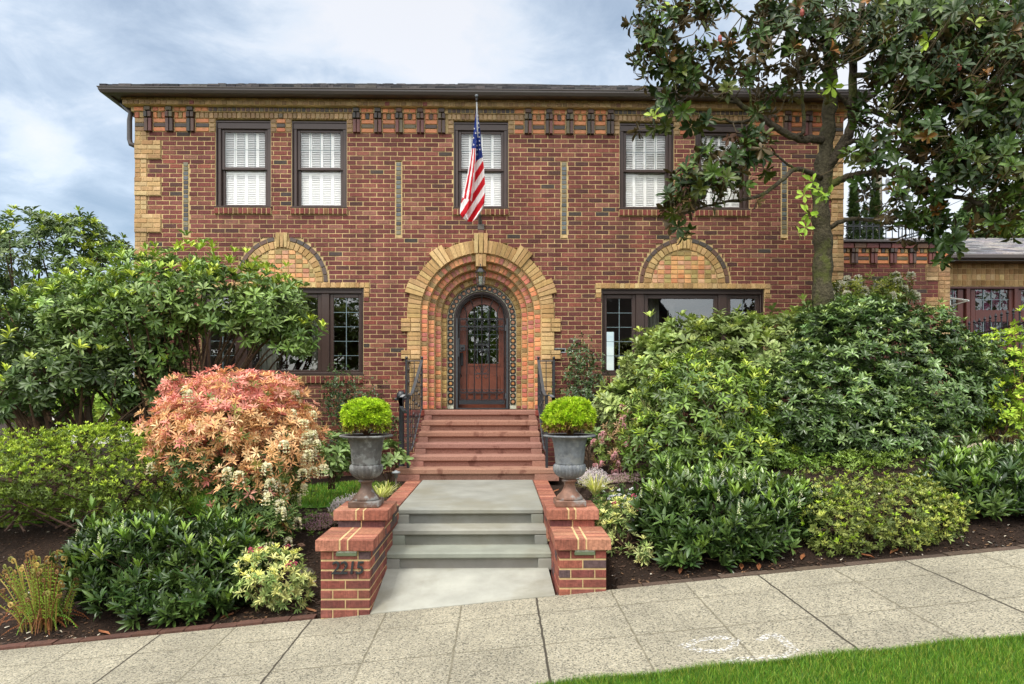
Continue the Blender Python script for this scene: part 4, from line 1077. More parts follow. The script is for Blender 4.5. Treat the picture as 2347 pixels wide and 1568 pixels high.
m.build('railing', M['iron'], bal)
m = MB(); p0 = P(2060, 552, 13.4); p1 = P(2165, 522, 14.6)
for dz in (0, .06, .30): m.tube([p0+Vector((0,0,dz)), p1+Vector((0,0,dz))], .016, 5)
for i in range(14):
    q = p0.lerp(p1, i/13); m.tube([q, q+Vector((0,0,.30))], .009, 4)
m.build('stair_rail', M['iron'], bal)

YGr = 14.2; gx0, gx1 = PX(2120, YGr), PX(2120, YGr)+6.2
gar = root('garage', 'garage with brown panelled doors and low shingle roof behind the side wing', 'garage', ((gx0+gx1)/2, YGr, 1))
ge = P(2250, 583, YGr-.3).z; gt_ = P(2250, 655, YGr).z
mb = MB(); zt = ge-.12; mb.box(gx0, gx1, YGr+.01, YGr+.12, gt_-.01, zt+.1, MORT, 1)
z = gt_; k = 0; hh = (zt-gt_)/4
while z < zt-.01:
    x = gx0
    while x < gx1: mb.blk((x+.05, YGr, z+hh/2), EXx, EZz, EN, .09, .09, hh-.01, .05, pc(('tan' if random.random() < .5 else 'gold') if k == 1 else 'tand')); x += .1
    z += hh; k += 1
mb.box(gx1-.1, gx1, YGr+.12, YGr+6, .8, zt, lin((150,118,78))); mb.box(gx0, gx0+.1, YGr+.12, YGr+6, .8, zt, lin((150,118,78)))
mb.build('wall', [M['tanbrick'], M['mortar']], gar)
gb = M['garage'] = mat('garage_paint', .4, .5, col=lin((86,48,42)), var=.1, vscale=4)
m = MB(); zb = 1.0
for u in (2222, 2333): x = PX(u, YGr); m.rb(x-.045, x+.045, YGr+.02, YGr+.15, zb, gt_-.05, b=.01)
m.rb(gx0, gx1, YGr+.02, YGr+.12, gt_-.06, gt_-.011, b=.008)
m.build('door_frame', gb, gar)
for di, (ua, ub) in enumerate(((2150, 2214), (2231, 2330), (2337, 2440))):
    a, b = PX(ua, YGr), PX(ub, YGr); y = YGr+.07; m = MB(); za, zb2 = P(2280, 710, YGr).z, P(2280, 661, YGr).z; zc2, zd = P(2280, 790, YGr).z, P(2280, 737, YGr).z
    w = .1 if di != 0 else .12
    for (p, q) in ((a, a+w), (b-w, b)): m.rb(p, q, y, y+.05, 1.0, gt_-.062, b=.006)
    for (p, q) in ((zb2, gt_-.062), (zd, za), (1.0, zc2)): m.rb(a+w, b-w, y, y+.05, p, q, b=.006)
    d_ = m.build('garage_door', gb, gar)
    for (p, q) in ((za, zb2), (zc2, zd)): m = MB(); m.add([(a+w, y+.03, p), (b-w, y+.03, p), (b-w, y+.03, q), (a+w, y+.03, q)], [(0,1,2,3)]); m.build('pane', M['pane'], d_)
    for (p, q) in ((za, zb2), (zc2, zd)):
        m = MB()
        for i in (1, 2, 3): x = a+w+(b-a-2*w)*i/4; m.box(x-.006, x+.006, y+.015, y+.028, p, q)
        m.box(a+w, b-w, y+.0145, y+.0285, (p+q)/2-.006, (p+q)/2+.006)
        m.build('leading', M['lead'], d_)
m = MB(); m.box(gx0+.1, gx1-.1, YGr+1.5, YGr+1.6, .8, 4.5, (.05,.045,.04)); m.build('backdrop_wall', M['plain'], gar)
m = MB(); xa, xb = gx0-.3, gx1+.3; ya, yb = YGr-.35, YGr+3.6; zr = P(2250, 546, yb).z
m.add([(xa, ya, ge), (xb, ya, ge), (xb, yb, zr), (xa, yb, zr), (xb, 2*yb-ya, ge), (xa, 2*yb-ya, ge)], [(0,1,2,3), (3,2,4,5)], lin((120,118,120)))
for k in range(22):
    y = ya+k*(yb-ya)/22; z = ge+(zr-ge)*k/22+.004; x = xa+random.uniform(0, .1)
    while x < xb:
        w = random.uniform(.15, .35); c = jit(lin(random.choice([(132,130,134),(112,112,118),(150,144,140),(96,94,96)])), .1)
        dz = (zr-ge)/22; dy = (yb-ya)/22; x2 = min(x+w-.004, xb)
        m.add([(x, y, z+.012), (x2, y, z+.012), (x2, y+dy, z+dz+.001), (x, y+dy, z+dz+.001), (x, y, z-.004), (x2, y, z-.004)], [(0,1,2,3), (4,5,1,0)], c); x += w
m.build('roof', M['roof'], gar)
m = MB(); m.rb(xa, xb, ya-.02, ya+.06, ge-.10, ge+.0, b=.02); m.box(xa, xb, ya+.06, YGr+.01, ge-.13, ge-.10); m.build('gutter', M['gutter'], gar)
# open awning sash seen end on
aw = root('open_sash', 'pale open awning window sash tilted out at the end of the side wing', 'window sash', P(2195, 690, 12.6))
m = MB(); a = P(2178, 683, 12.9); b = P(2221, 689, 12.3); c = P(2178, 702, 12.9); 
for p, q in ((a, b), (b, c), (a, c)): m.tube([p, q], .016, 4, lin((214,222,218)))
m.build('frame', M['plain'], aw)
m = MB(); m.add([a+Vector((0,.02,0)), b, c], [(0,1,2)]); m.build('glass', M['pane'], aw)
# ------------------------------------------------------------------ lantern, flag, railings, small fittings
lc = P(1102, 634, 11.17)
lan = root('porch_lantern', 'black iron lantern with glass sides hanging under the portal keystone', 'lantern', lc)
m = MB(); x, y, z = lc; zt = P(1102, 612, 11.17).z; zb = P(1102, 657, 11.17).z; H = zt-zb
m.lathe([(.012, H*1.0), (.035, H*.99), (.05, H*.97), (.035, H*.93), (.05, H*.90), (.088, H*.76), (.092, H*.72), (.02, H*.72)], (x, y, zb), 6)
for i in range(6):
    a = 2*math.pi*i/6; m.tube([(x+.08*math.cos(a), y+.08*math.sin(a), zb+H*.72), (x+.056*math.cos(a), y+.056*math.sin(a), zb+.02)], .005, 4)
m.lathe([(.02, -.01), (.06, .0), (.064, .02), (.02, .022)], (x, y, zb), 6); m.tube([(x, y, zt), (x, y, zt+.05)], .008)
m.build('frame', M['iron'], lan)
m = MB(); m.lathe([(.054, .022), (.076, H*.71)], (x, y, zb), 6); m.build('glass', glass_mat('lantern_glass', .35, (.85,.88,.86)), lan)
m = MB(); m.lathe([(.012, .03), (.016, .10), (.014, .11), (.001, .13)], (x, y, zb), 8, lin((232,228,214))); m.build('bulb', M['plain'], lan)

base = P(1101, 512, YW-.02); tip = P(1093, 233, 10.15)
fp = root('flagpole', 'grey metal flagpole with ball finial angled out from the wall over the door', 'flagpole', base)
m = MB(); m.tube([base, tip], [.014, .011], 8, lin((150,152,152))); m.build('pole', M['plain'], fp, True)
m = MB(); m.tube([tip, tip+Vector((0,-.012,.05))], .015, 8, lin((60,60,62))); m.ball(tip+Vector((0,-.02,.075)), .026, lin((92,98,102)), 12); m.build('finial', M['plain'], fp, True)
m = MB(); m.blk(base+Vector((0,.015,0)), EXx, EZz, EN, .07, .07, .12, .03, lin((70,66,62)), .008); m.tube([base, base.lerp(tip, .08)], .024, 8, lin((80,78,74))); m.build('bracket', M['plain'], fp)
# flag hanging in folds; (y in px of the enlarged crop, left, right)
rows = [(250,992,1000),(290,987,1003),(350,978,1008),(450,968,1022),(560,955,1030),(660,938,1042),(760,922,1052),(850,905,1058),(920,888,1059),(1010,868,1052),(1050,862,1040),(1090,862,1012),(1120,884,992),(1148,922,960)]
RED, WHI, BLU = lin((190,26,38)), lin((232,230,230)), lin((32,52,120))
def fcol(s, x, y):
    if s < .44:
        if y < 572: return BLU
    elif y < 664-(x-1000)*.5: return BLU
    if s < .44 and y < 985-(.44-s)*60:
        t = s/.44+.04*math.sin(y/60); k = int(t*4.4+.3)
        return WHI if k % 2 == 0 else RED
    w = y+1.55*(x-1043); k = math.floor((w-600)/69)
    return WHI if k % 2 == 0 else RED
YFl = 10.42
def flagp(s, y):
    ys = [r[0] for r in rows]; l = np.interp(y, ys, [r[1] for r in rows]); r = np.interp(y, ys, [r[2] for r in rows])
    x = l+(r-l)*s; a = min(1, (y-250)/500)
    d = .07*a*math.sin(s*9.5+.6+y*.0012)+.03*a*math.sin(s*21+y*.004)+.008*math.sin(y*.05+s*6)
    return x, P((1400+x/1.956)/1.745, (300+y/1.956)/1.745, YFl+d)
m = MB(); ns, nt_ = 56, 150; vs = []; info = []
for j in range(nt_+1):
    y = 250+898*j/nt_
    for i in range(ns+1):
        x, p = flagp(i/ns, y); vs.append(p); info.append((i/ns, x, y))
m.n = len(vs); m.V = [tuple(v) for v in vs]
for j in range(nt_):
    for i in range(ns):
        k = j*(ns+1)+i; s, x, y = info[k]; s2, x2, y2 = info[k+ns+2]
        m.F.append((k, k+ns+1, k+ns+2, k+1)); m.C.append(fcol((s+s2)/2, (x+x2)/2, (y+y2)/2)); m.M.append(0)
fl = m.build('flag', M['cloth'], None, True, at=P(1093, 250, YFl))
tag(fl, 'American flag with stars and stripes hanging limp in folds from the pole', 'flag')
m = MB()
for (sx, sy) in ((1003,318),(1000,345),(1006,378),(1008,412),(1010,452),(968,492),(1013,486),(990,521),(1015,517),(968,546),(993,553),(1017,549),(995,586),(1018,584),(997,622),(972,420),(985,455)):
    ys = [r[0] for r in rows]; l = np.interp(sy, ys, [r[1] for r in rows]); r = np.interp(sy, ys, [r[2] for r in rows]); s = (sx-l)/(r-l)
    if not .02 < s < .98: continue
    pts = []
    for i in range(10):
        a = math.pi/2+math.pi*i/5; q = 10 if i % 2 == 0 else 4.2
        yy = sy-q*math.sin(a); l2 = np.interp(yy, ys, [r_[1] for r_ in rows]); r2 = np.interp(yy, ys, [r_[2] for r_ in rows])
        pts.append(flagp(min(1, max(0, (sx+q*math.cos(a)*.85-l2)/(r2-l2))), yy)[1]+Vector((0, -.004, 0)))
    c = sum(pts, Vector())/10; m.add([c]+pts, [(0, i+1, (i+1) % 10+1)[::-1] for i in range(10)], WHI)
st = m.build('star_field', M['cloth'], fl)

def railing(s, label):
    X = lambda q: DX+s*q
    r = root('stair_railing', label, 'railing', (X(.95), 9.6, .6), 'wrought iron railings of the entry steps')
    pA, pB = .925, 1.17                       # stair side, outer side
    zt = 2.165; m = MB()
    m.rb(*sorted((X(pA)-.014, X(pA)+.014)), 10.84, 10.868, PZ, zt, b=.002); m.ball((X(pA), 10.855, zt+.028), .024, n=10); m.tube([(X(pA), 10.855, zt), (X(pA), 10.855, zt+.02)], .01); m.build('post', M['iron'], r); m = MB()
    m.rb(*sorted((X(pB)-.017, X(pB)+.017)), 10.84, 10.874, PZ-.02, zt, b=.002)
    m.ball((X(pB), 10.855, zt+.028), .024, n=10); m.tube([(X(pB), 10.855, zt), (X(pB), 10.855, zt+.02)], .01); m.build('post', M['iron'], r); m = MB()
    m.rb(*sorted((X(pA+.04)-.018, X(pA+.04)+.018)), 9.50, 9.536, .594, 1.60, b=.002); m.build('post', M['iron'], r)
    m = MB(); m.rb(*sorted((X(pA), X(pB))), 10.845, 10.87, zt-.03, zt-.012, b=.002)
    m.rb(*sorted((X(pB)-.014, X(pB)+.014)), 10.87, YW-.04, zt-.03, zt-.012, b=.002); m.rb(*sorted((X(pB)-.01, X(pB)+.01)), 10.87, YW-.04, PZ+.08, PZ+.10, b=.002)
    # handrail down the stair, curving out into a volute
    path = [(pA, 10.85, zt-.01), (pA+.003, 10.6, zt-.13), (pA+.008, 10.3, zt-.28), (pA+.012, 10.0, zt-.42), (pA+.02, 9.78, zt-.53), (pA+.03, 9.62, 1.60), (pA+.045, 9.5, 1.605), (pA+.085, 9.44, 1.61), (pA+.12, 9.42, 1.58), (pA+.135, 9.42, 1.52), (pA+.12, 9.42, 1.45), (pA+.09, 9.43, 1.40), (pA+.06, 9.46, 1.36)]
    vs = []
    for (q, y, z) in path:
        vs += [(X(q)-.022, y, z-.006), (X(q)+.022, y, z-.006), (X(q)+.022, y, z+.006), (X(q)-.022, y, z+.006)]
    fs = [(4*i+j, 4*i+(j+1) % 4, 4*i+4+(j+1) % 4, 4*i+4+j) for i in range(len(path)-1) for j in range(4)]; m.add(vs, fs)
    low = [(pA, 10.85, PZ+.06), (pA, 10.5, PZ-.10), (pA+.005, 10.2, PZ-.27), (pA+.01, 9.95, PZ-.42), (pA+.02, 9.75, PZ-.52), (pA+.04, 9.53, PZ-.55)]
    m.tube([(X(q), y, z) for q, y, z in low], .012, 4); m.build('handrail', M['irongrey'], r)
    m = MB(); PTS = path[:6]
    def zat(y, pp):
        ys = [p[1] for p in pp][::-1]; return float(np.interp(y, ys, [p[2] for p in pp][::-1])), float(np.interp(y, ys, [p[0] for p in pp][::-1]))
    for i in range(9):
        y = 10.76-i*.135; zu, q = zat(y, PTS); zl, q2 = zat(y, low)
        m.tube([(X(q), y, zl), (X(q), y, zu)], .0075, 4)
        if i % 2 == 0:
            for t in (.25, .5, .75):
                zc = zl+(zu-zl)*t
                for k in (-1, 1): m.tube([(X(q)+.0, y+k*(.045*(1-.5*j/9))*math.cos(j*.7)+k*.0, zc+(.045*(1-.5*j/9))*math.sin(j*.7)) for j in range(10)], .0055, 4)
                m.ball((X(q), y, zc), .015, n=6)
    for i in range(3):
        y = 10.98+i*.1; m.tube([(X(pB), y, PZ+.1), (X(pB), y, zt-.03)], .0075, 4)
        for t in (.2, .5, .8):
            zc = PZ+.1+(zt-.13-PZ)*t; m.tube([(X(pB), y+.05*(1-.5*j/9)*math.cos(j*.7), zc+.05*(1-.5*j/9)*math.sin(j*.7)) for j in range(10)], .006, 4)
    m.tube([(X((pA+pB)/2), 10.857, PZ+.02), (X((pA+pB)/2), 10.857, zt-.03)], .009, 4)
    for t in (.20, .32): 
        cy = 9.56; zc = .6+t*2; m.tube([(X(pA+.065+.028*(1-.5*j/12)*math.cos(j*.6)), cy, zc+.03*(1-.5*j/12)*math.sin(j*.6)) for j in range(13)], .006, 4)
    m.build('scrollwork', M['iron'], r)
railing(-1, 'black wrought iron stair railing beside the thick cast iron post')
railing(1, 'black wrought iron stair railing on the mail slot side of the steps')
# thick old post with a hinge head beside the steps
b0 = P(921, 1075, 9.9); gp_ = root('iron_post', 'thick black cast iron post with capped head beside the steps', 'post', (b0.x, 9.9, .45))
m = MB(); x = b0.x; zt = P(921, 912, 9.9).z
m.lathe([(.05, 0), (.05, .12), (.04, .16), (.036, zt-.5), (.05, zt-.48), (.05, zt-.45)], (x, 9.9, .45), 12); m.build('shaft', M['iron'], gp_, True)
m = MB(); m.lathe([(.04, 0), (.062, .02), (.066, .05), (.058, .09), (.03, .12), (.005, .125)], (x-.01, 9.9, zt-.02), 14); m.tube([(x-.07, 9.9, zt-.02), (x+.10, 9.88, zt)], .022, 8); m.ball((x+.11, 9.88, zt), .028); m.ball((x-.08, 9.9, zt-.02), .026)
m.build('head', M['iron'], gp_, True)
def solar(label, x, y):
    z = G(x, y); r = root('path_light', label, 'path light', (x, y, z), 'low path lights beside the landing')
    m = MB(); m.tube([(x, y, z-.03), (x, y, z+.21)], .012, 6, lin((112,104,92))); m.build('stake', M['plain'], r)
    m = MB(); m.lathe([(.022, .20), (.026, .255), (.06, .262), (.05, .28), (.02, .288), (.018, .295), (.001, .297)], (x, y, z), 16, lin((130,136,138))); m.build('shade', M['plain'], r, True)
solar('small grey path light standing by the lowest red step', P(907, 1100, 9.0).x, 9.05)
solar('small grey path light half hidden behind the paler urn', P(1316, 1090, 8.2).x, 8.1)
# brick edging between bed and sidewalk
for x0, x1, lb, dep in ((-6.2, -1.62, 'worn red brick edging of the lower bed along the sidewalk', 0), (.98, 6.4, 'sunken brick edging of the upper bed along the sidewalk', 1)):
    mb = MB(); x = x0
    while x < x1:
        w = .205; q = sw(x+w/2); k = random.uniform(-.006, .006)-(.012 if dep else 0)
        cs = jit(lin((96,66,54) if not dep else (84,70,58)), .2); z1 = sw(x)+.014+k; z2 = sw(x+w)+.014+k
        vs = []
        for yy in (5.628, 5.72):
            vs += [(x, yy, z1-.1), (x+w, yy, z2-.1), (x+w, yy, z2), (x, yy, z1)]
        mb.add(vs, [(0,1,2,3), (3,2,6,7), (1,5,6,2), (4,0,3,7)], cs); x += .213
    tag(mb.build('brick_edging', M['brick'], at=((x0+x1)/2, 5.67, sw((x0+x1)/2))), lb, 'edging', 'brick edging of the beds')
# fence at the right
fn = root('iron_fence', 'black spear topped iron fence sloping in front of the garage doors', 'fence', P(2290, 800, 10.8))
p0, p1 = P(2222, 748, 11.6), P(2400, 700, 9.6); m = MB(); n = 13
for i in range(n+1):
    q = p0.lerp(p1, i/n); m.tube([q-Vector((0,0,1.3)), q], .011, 4); m.lathe([(.012, 0), (.022, .01), (.012, .022), (.024, .05), (.001, .10)], q, 6)
for dz in (.17, .42, 1.1): m.tube([p0-Vector((0,0,dz)), p1-Vector((0,0,dz))], .015, 4)
m.build('railing', M['iron'], fn)
# ------------------------------------------------------------------ plants
def tmpl(kind):
    """leaf blades along +x, width y, height z; unit length and unit width"""
    if kind == 'fine':      # two triangles folded on the midrib
        return np.array([(0,0,0),(.5,.5,.12),(1,0,-.06),(.5,-.5,.12)], float), [(0,2,1),(0,3,2)]
    if kind == 'mid':
        V = [(0,0,0),(.32,.42,.09),(.32,0,0),(.32,-.42,.09),(.70,.40,.05),(.70,0,-.04),(.70,-.40,.05),(1,0,-.16)]
    elif kind == 'broad':   # rounded, widest past the middle
        V = [(0,0,0),(.35,.36,.08),(.35,0,0),(.35,-.36,.08),(.74,.5,.03),(.74,0,-.05),(.74,-.5,.03),(1,0,-.16)]
    F = [(0,2,1),(0,3,2),(1,2,5,4),(2,3,6,5),(4,5,7),(5,6,7)]
    return np.array(V, float), F
def nrm(a): return a/np.maximum(1e-9, np.linalg.norm(a, axis=-1, keepdims=True))
class LF:
    """leaves collected as arrays and written as one foliage mesh"""
    def __init__(s): s.v = []; s.f = []; s.c = []; s.n = 0
    def add(s, pos, D, N, L, W, col, kind='mid', curl=1.0):
        V, F = tmpl(kind); k = len(V); n = len(pos)
        if n == 0: return
        D = nrm(D); N = nrm(N-D*np.sum(N*D, 1, keepdims=True)); Sd = np.cross(N, D)
        L = np.broadcast_to(np.asarray(L, float), (n,)); W = np.broadcast_to(np.asarray(W, float), (n,))
        cu = curl*rng.uniform(.3, 1.7, n)
        vv = pos[:, None]+D[:, None]*(V[None, :, 0]*L[:, None])[..., None]+Sd[:, None]*(V[None, :, 1]*W[:, None])[..., None]+N[:, None]*((V[None, :, 2]*L[:, None])*cu[:, None])[..., None]
        s.v.append(vv.reshape(-1, 3)); base = s.n+np.arange(n)*k
        for f in F: s.f.append((base[:, None]+np.array(f)[None]).astype(np.int32)); s.c.append(np.asarray(col, float))
        s.n += n*k
    def build(s, name, m, parent):
        w = wloc(parent); me = bpy.data.meshes.new(name); V = np.concatenate(s.v)-np.array(w)
        me.vertices.add(len(V)); me.vertices.foreach_set('co', V.astype(np.float32).ravel())
        lt = np.concatenate([np.full(len(f), f.shape[1], np.int32) for f in s.f]); li = np.concatenate([f.ravel() for f in s.f])
        me.loops.add(len(li)); me.loops.foreach_set('vertex_index', li); me.polygons.add(len(lt))
        st = np.zeros(len(lt), np.int32); st[1:] = np.cumsum(lt)[:-1]; me.polygons.foreach_set('loop_start', st); me.polygons.foreach_set('loop_total', lt)
        a = me.attributes.new('Col', 'FLOAT_COLOR', 'FACE'); C = np.concatenate(s.c); arr = np.ones((len(C), 4), np.float32); arr[:, :3] = C; a.data.foreach_set('color', arr.ravel())
        me.materials.append(m); me.polygons.foreach_set('use_smooth', np.ones(len(lt), bool)); me.update(calc_edges=True)
        o = bpy.data.objects.new(name, me); COL.objects.link(o); o.parent = parent; return o
def lumps(d, seed):
    s = np.zeros(len(d))
    r = np.random.default_rng(seed)
    for _ in range(7):
        k = r.normal(size=3)*2.6; s += np.sin(d@k+r.uniform(0, 6))
    return s/3.5
def ell(u, v, Y, ru, rv, ry):
    c = P(u, v, Y); return (np.array(c), np.array((ru*Y/FPX, ry, rv*Y/FPX)))
def shell(E, n, seed=1, lump=.14, inner=.35, front=.5, low=None, thick=.07):
    """points and outward normals spread over the skin (and a share inside) of a union of lumpy ellipsoids"""
    w = np.array([e[1][0]*e[1][2]+e[1][0]*e[1][1] for e in E]); w = w/w.sum(); P_, N_, I_ = [], [], []
    for i, (c, r) in enumerate(E):
        m = int(n*w[i])+1; d = nrm(rng.normal(size=(m*2, 3)))
        keep = (d[:, 1] < .25) | (rng.random(m*2) > front); d = d[keep][:m]; m = len(d)
        ins = rng.random(m) < inner
        rad = 1+lump*lumps(d*2, seed+i)+rng.normal(size=m)*thick; rad = np.where(ins, rad*rng.uniform(.45, .92, m), rad)
        p = c+d*r*rad[:, None]; nn = nrm(d/r)
        ok = ins | (lumps(p*2.2, seed+50) < .72)
        for j, (c2, r2) in enumerate(E):
            if j != i: ok &= np.sum(((p-c2)/r2)**2, 1) > .5
        P_.append(p[ok]); N_.append(nn[ok]); I_.append(ins[ok])
    p, nn, ins = np.concatenate(P_), np.concatenate(N_), np.concatenate(I_)
    g = np.array([G(a, b) for a, b in p[:, :2]])+.03
    k = p[:, 2] > g
    return p[k], nn[k], ins[k]
def cmix(n, cols, j=.14):
    c = np.array([tuple(y*f for y, f in zip(lin(x), (1.32, 1.22, .88) if x[1] > x[0] and x[1] > x[2]*1.2 else (1, 1, 1))) for x in cols]); k = c[rng.integers(0, len(c), n)]
    return np.clip(k*(1+rng.uniform(-j, j, (n, 1)))*(1+rng.uniform(-.05, .05, (n, 3))), 0, 1)
def whorls(lf, C, A, m, L, W, cols, ang=(50, 85), kind='mid', jl=.2, curl=1.0, percol=True, droop=0, lift=.0):
    """rosettes of m leaves round the axes A at the points C"""
    n = len(C)
    if n == 0: return
    A = nrm(A); T = nrm(np.cross(A, rng.normal(size=(n, 3)))); B = np.cross(A, T)
    if callable(cols): base = cols(C, A)
    else: base = cmix(n, cols)*(1+.2*lumps(C*2.2, 5)[:, None])
    ph = rng.uniform(0, 6.28, n)
    for i in range(m):
        az = ph+i*2.39996+rng.uniform(-.2, .2, n); al = np.radians(rng.uniform(ang[0], ang[1], n)*(1-.25*i/m*(1 if m > 4 else 0)))
        rd = T*np.cos(az)[:, None]+B*np.sin(az)[:, None]
        D = A*np.cos(al)[:, None]+rd*np.sin(al)[:, None]; D[:, 2] -= droop
        N = A*np.sin(al)[:, None]-rd*np.cos(al)[:, None]
        N = N+rng.normal(size=N.shape)*.12
        l = L*rng.uniform(1-jl, 1+jl, n)
        lf.add(C+D*.006+A*(lift*i/m), D, N, l, l*W*rng.uniform(.85, 1.15, n), np.clip(base*rng.uniform(.82, 1.18, (n, 1)), 0, 1), kind, curl)
def stems(parent, base, targets, r0=.02, n=30, name='stem', col=(86,66,50), spread=.15, m_='stem'):
    mb = MB(); idx = rng.choice(len(targets), min(n, len(targets)), replace=False); b = Vector(base)
    for i in idx:
        t = Vector(targets[i]); s = b+Vector((rng.uniform(-1,1)*spread, rng.uniform(-1,1)*spread*.6, 0)); h = (t-s)
        mid1 = s+h*.35+Vector((rng.normal()*.05, rng.normal()*.05, h.length*.06)); mid2 = s+h*.7+Vector((rng.normal()*.05, rng.normal()*.05, h.length*.06))
        mb.tube([s, mid1, mid2, t], [r0, r0*.7, r0*.45, r0*.2], 5, jit(lin(col), .2))
    return mb.build(name, M[m_], parent)
UPV = np.array((0, 0, 1.))
def shrub(name, label, cat, E, n, m, L, W, cols, tips=None, tipfrac=.3, ang=(50, 85), kind='mid', mt='leaf', up=.7, nb=24, group=None, seed=1, lump=.14,
          inner=.35, curl=1.0, jl=.2, front=.5, base=None, r0=.015, droop=0, tipz=.2, spread=.2, stemcol=(86,66,50), thick=.07, lift=.0):
    p, nn, ins = shell(E, n, seed, lump, inner, front, thick=thick)
    b = Vector(base) if base is not None else Vector((float(np.mean([e[0][0] for e in E])), float(np.mean([e[0][1] for e in E])), 0))
    if base is None: b.z = G(b.x, b.y)
    r = root(name, label, cat, b, group); lf = LF()
    ax = nrm(nn*.8+UPV*up+rng.normal(size=nn.shape)*.28)
    stray = (~ins) & (rng.random(len(p)) < .05); p = p+ax*(stray*rng.uniform(.3, 1.5, len(p))*L*1.3)[:, None]
    tip = (~ins) & (nn[:, 2] > tipz) & (rng.random(len(p)) < tipfrac) if tips else np.zeros(len(p), bool)
    whorls(lf, p[~tip], ax[~tip], m, L, W, cols, ang, kind, jl, curl, droop=droop, lift=lift)
    if tips and tip.any(): whorls(lf, p[tip]+ax[tip]*L*.3, nrm(ax[tip]+UPV*.8), m, L*.9, W, tips, (ang[0]*.6, ang[1]*.8), kind, jl, curl*.7, lift=lift)
    lf.build('foliage', M[mt], r); stems(r, b, p[~ins] if (~ins).any() else p, r0, nb, col=stemcol, spread=spread)
    return r, p, nn, ins
def clusters(parent, name, C, kind, size, cols, m_='petal'):
    """flower clusters: strings of tiny bells (drooping), upright spikes, or domes"""
    octv = [(1,0,0),(0,1,0),(-1,0,0),(0,-1,0),(0,0,1),(0,0,-1)]; octf = [(0,1,4),(1,2,4),(2,3,4),(3,0,4),(1,0,5),(2,1,5),(3,2,5),(0,3,5)]
    for c in C:
        c = Vector(c); mb = MB()
        if kind == 'droop':
            for s in range(9):
                a = rng.uniform(0, 6.28); q = Vector((math.cos(a)*.35, math.sin(a)*.35-.15, 0))*size
                for i in range(7):
                    t = i/6; o = c+q*(.3+1.0*t**.6)+Vector((0, 0, -size*1.1*t*t+size*.25*t)); r = size*.125*(1-.45*t)
                    mb.add([o+Vector(v)*r+Vector((rng.normal(), rng.normal(), rng.normal()))*r*.5 for v in octv], octf, jit(lin(cols[rng.integers(len(cols))]), .1))
        elif kind == 'spike':
            for i in range(16):
                t = i/15; a = i*2.4; r = size*.085*(1-.5*t); o = c+Vector((math.cos(a)*size*.10*(1-t*.6), math.sin(a)*size*.09*(1-t*.6), size*t))
                mb.add([o+Vector(v)*r for v in octv], octf, jit(lin(cols[rng.integers(len(cols))]), .1))
        else:
            for i in range(14):
                d = Vector((rng.normal(), rng.normal(), abs(rng.normal()))).normalized(); o = c+d*size*.5; r = size*.16
                mb.add([o+Vector(v)*r*rng.uniform(.6, 1.2) for v in octv], octf, jit(lin(cols[rng.integers(len(cols))]), .1))
        mb.build(name, M[m_], parent)
def pick(p, nn, ins, n, zmin=None, zmax=None, ymax=.3, xmin=None):
    k = (~ins) & (nn[:, 1] < ymax)
    if zmin is not None: k &= p[:, 2] > zmin
    if zmax is not None: k &= p[:, 2] < zmax
    if xmin is not None: k &= p[:, 0] > xmin
    i = np.flatnonzero(k)
    if not len(i): return p[:0]
    i = rng.choice(i, min(n, len(i)), replace=False); return p[i]+nn[i]*np.array((.055, .075, .055))

# --- rhododendrons on the left
RH = [(92,120,62),(82,110,58),(106,134,74),(74,100,52),(122,150,96)]
RHT = [(142,166,62),(156,176,70),(128,156,62)]
E = [ell(520, 690, 9.7, 140, 72, .7), ell(400, 675, 9.6, 150, 80, .8), ell(620, 715, 9.6, 72, 68, .5), ell(300, 760, 9.7, 130, 100, .8), ell(690, 775, 9.5, 40, 36, .3), ell(200, 720, 9.9, 110, 80, .8)]
r, p, nn, ins = shrub('rhododendron', 'big leafy rhododendron with yellow green tips spreading across the lower window', 'shrub', E, 2350, 8, .118, .29, RH, RHT, .45, (38, 94), 'broad', 'leaf', .8, 60, seed=3, lump=.26, inner=.25, thick=.12, base=(P(420,1000,9.8).x, 9.8, .35), r0=.028, spread=.5, tipz=.25, front=.7)
E = [ell(130, 850, 9.3, 150, 75, .7), ell(30, 800, 9.6, 110, 100, .8), ell(330, 870, 9.4, 85, 60, .5), ell(20, 900, 9.1, 80, 50, .5)]
RHD = [(76,98,58),(66,88,52),(88,110,70),(60,82,48)]
r, p, nn, ins = shrub('rhododendron', 'darker rhododendron with bare grey trunks above the clipped azalea', 'shrub', E, 850, 8, .12, .31, RHD, RHT, .12, (38, 96), 'broad', 'leaf', .7, 18, seed=5, lump=.22, inner=.25, base=(P(190,1000,9.4).x, 9.4, .2), r0=.03, spread=.5, front=.7)
mb = MB()
for a, b, c, q in (((190,1000),(180,930),(140,860),.06), ((230,1000),(300,950),(420,965),.05), ((150,1000),(90,960),(20,900),.05), ((210,1000),(200,900),(260,820),.045), ((430,1010),(400,930),(380,850),.035), ((460,1010),(500,920),(560,830),.03), ((60,1010),(110,985),(190,900),.04), ((280,960),(360,925),(480,900),.035)):
    mb.tube([P(*a, 9.45), P(*b, 9.35), P(*c, 9.4)], [q, q*.8, q*.5], 7, lin((74,62,50)))
mb.build('trunk', M['stem'], r)
E = [ell(110, 610, 11.6, 150, 90, 1.2), ell(-40, 640, 11.6, 130, 110, 1.2), ell(230, 660, 11.6, 90, 85, 1.0), ell(60, 760, 11.8, 200, 110, 1.2), ell(180, 560, 11.7, 80, 50, .8)]
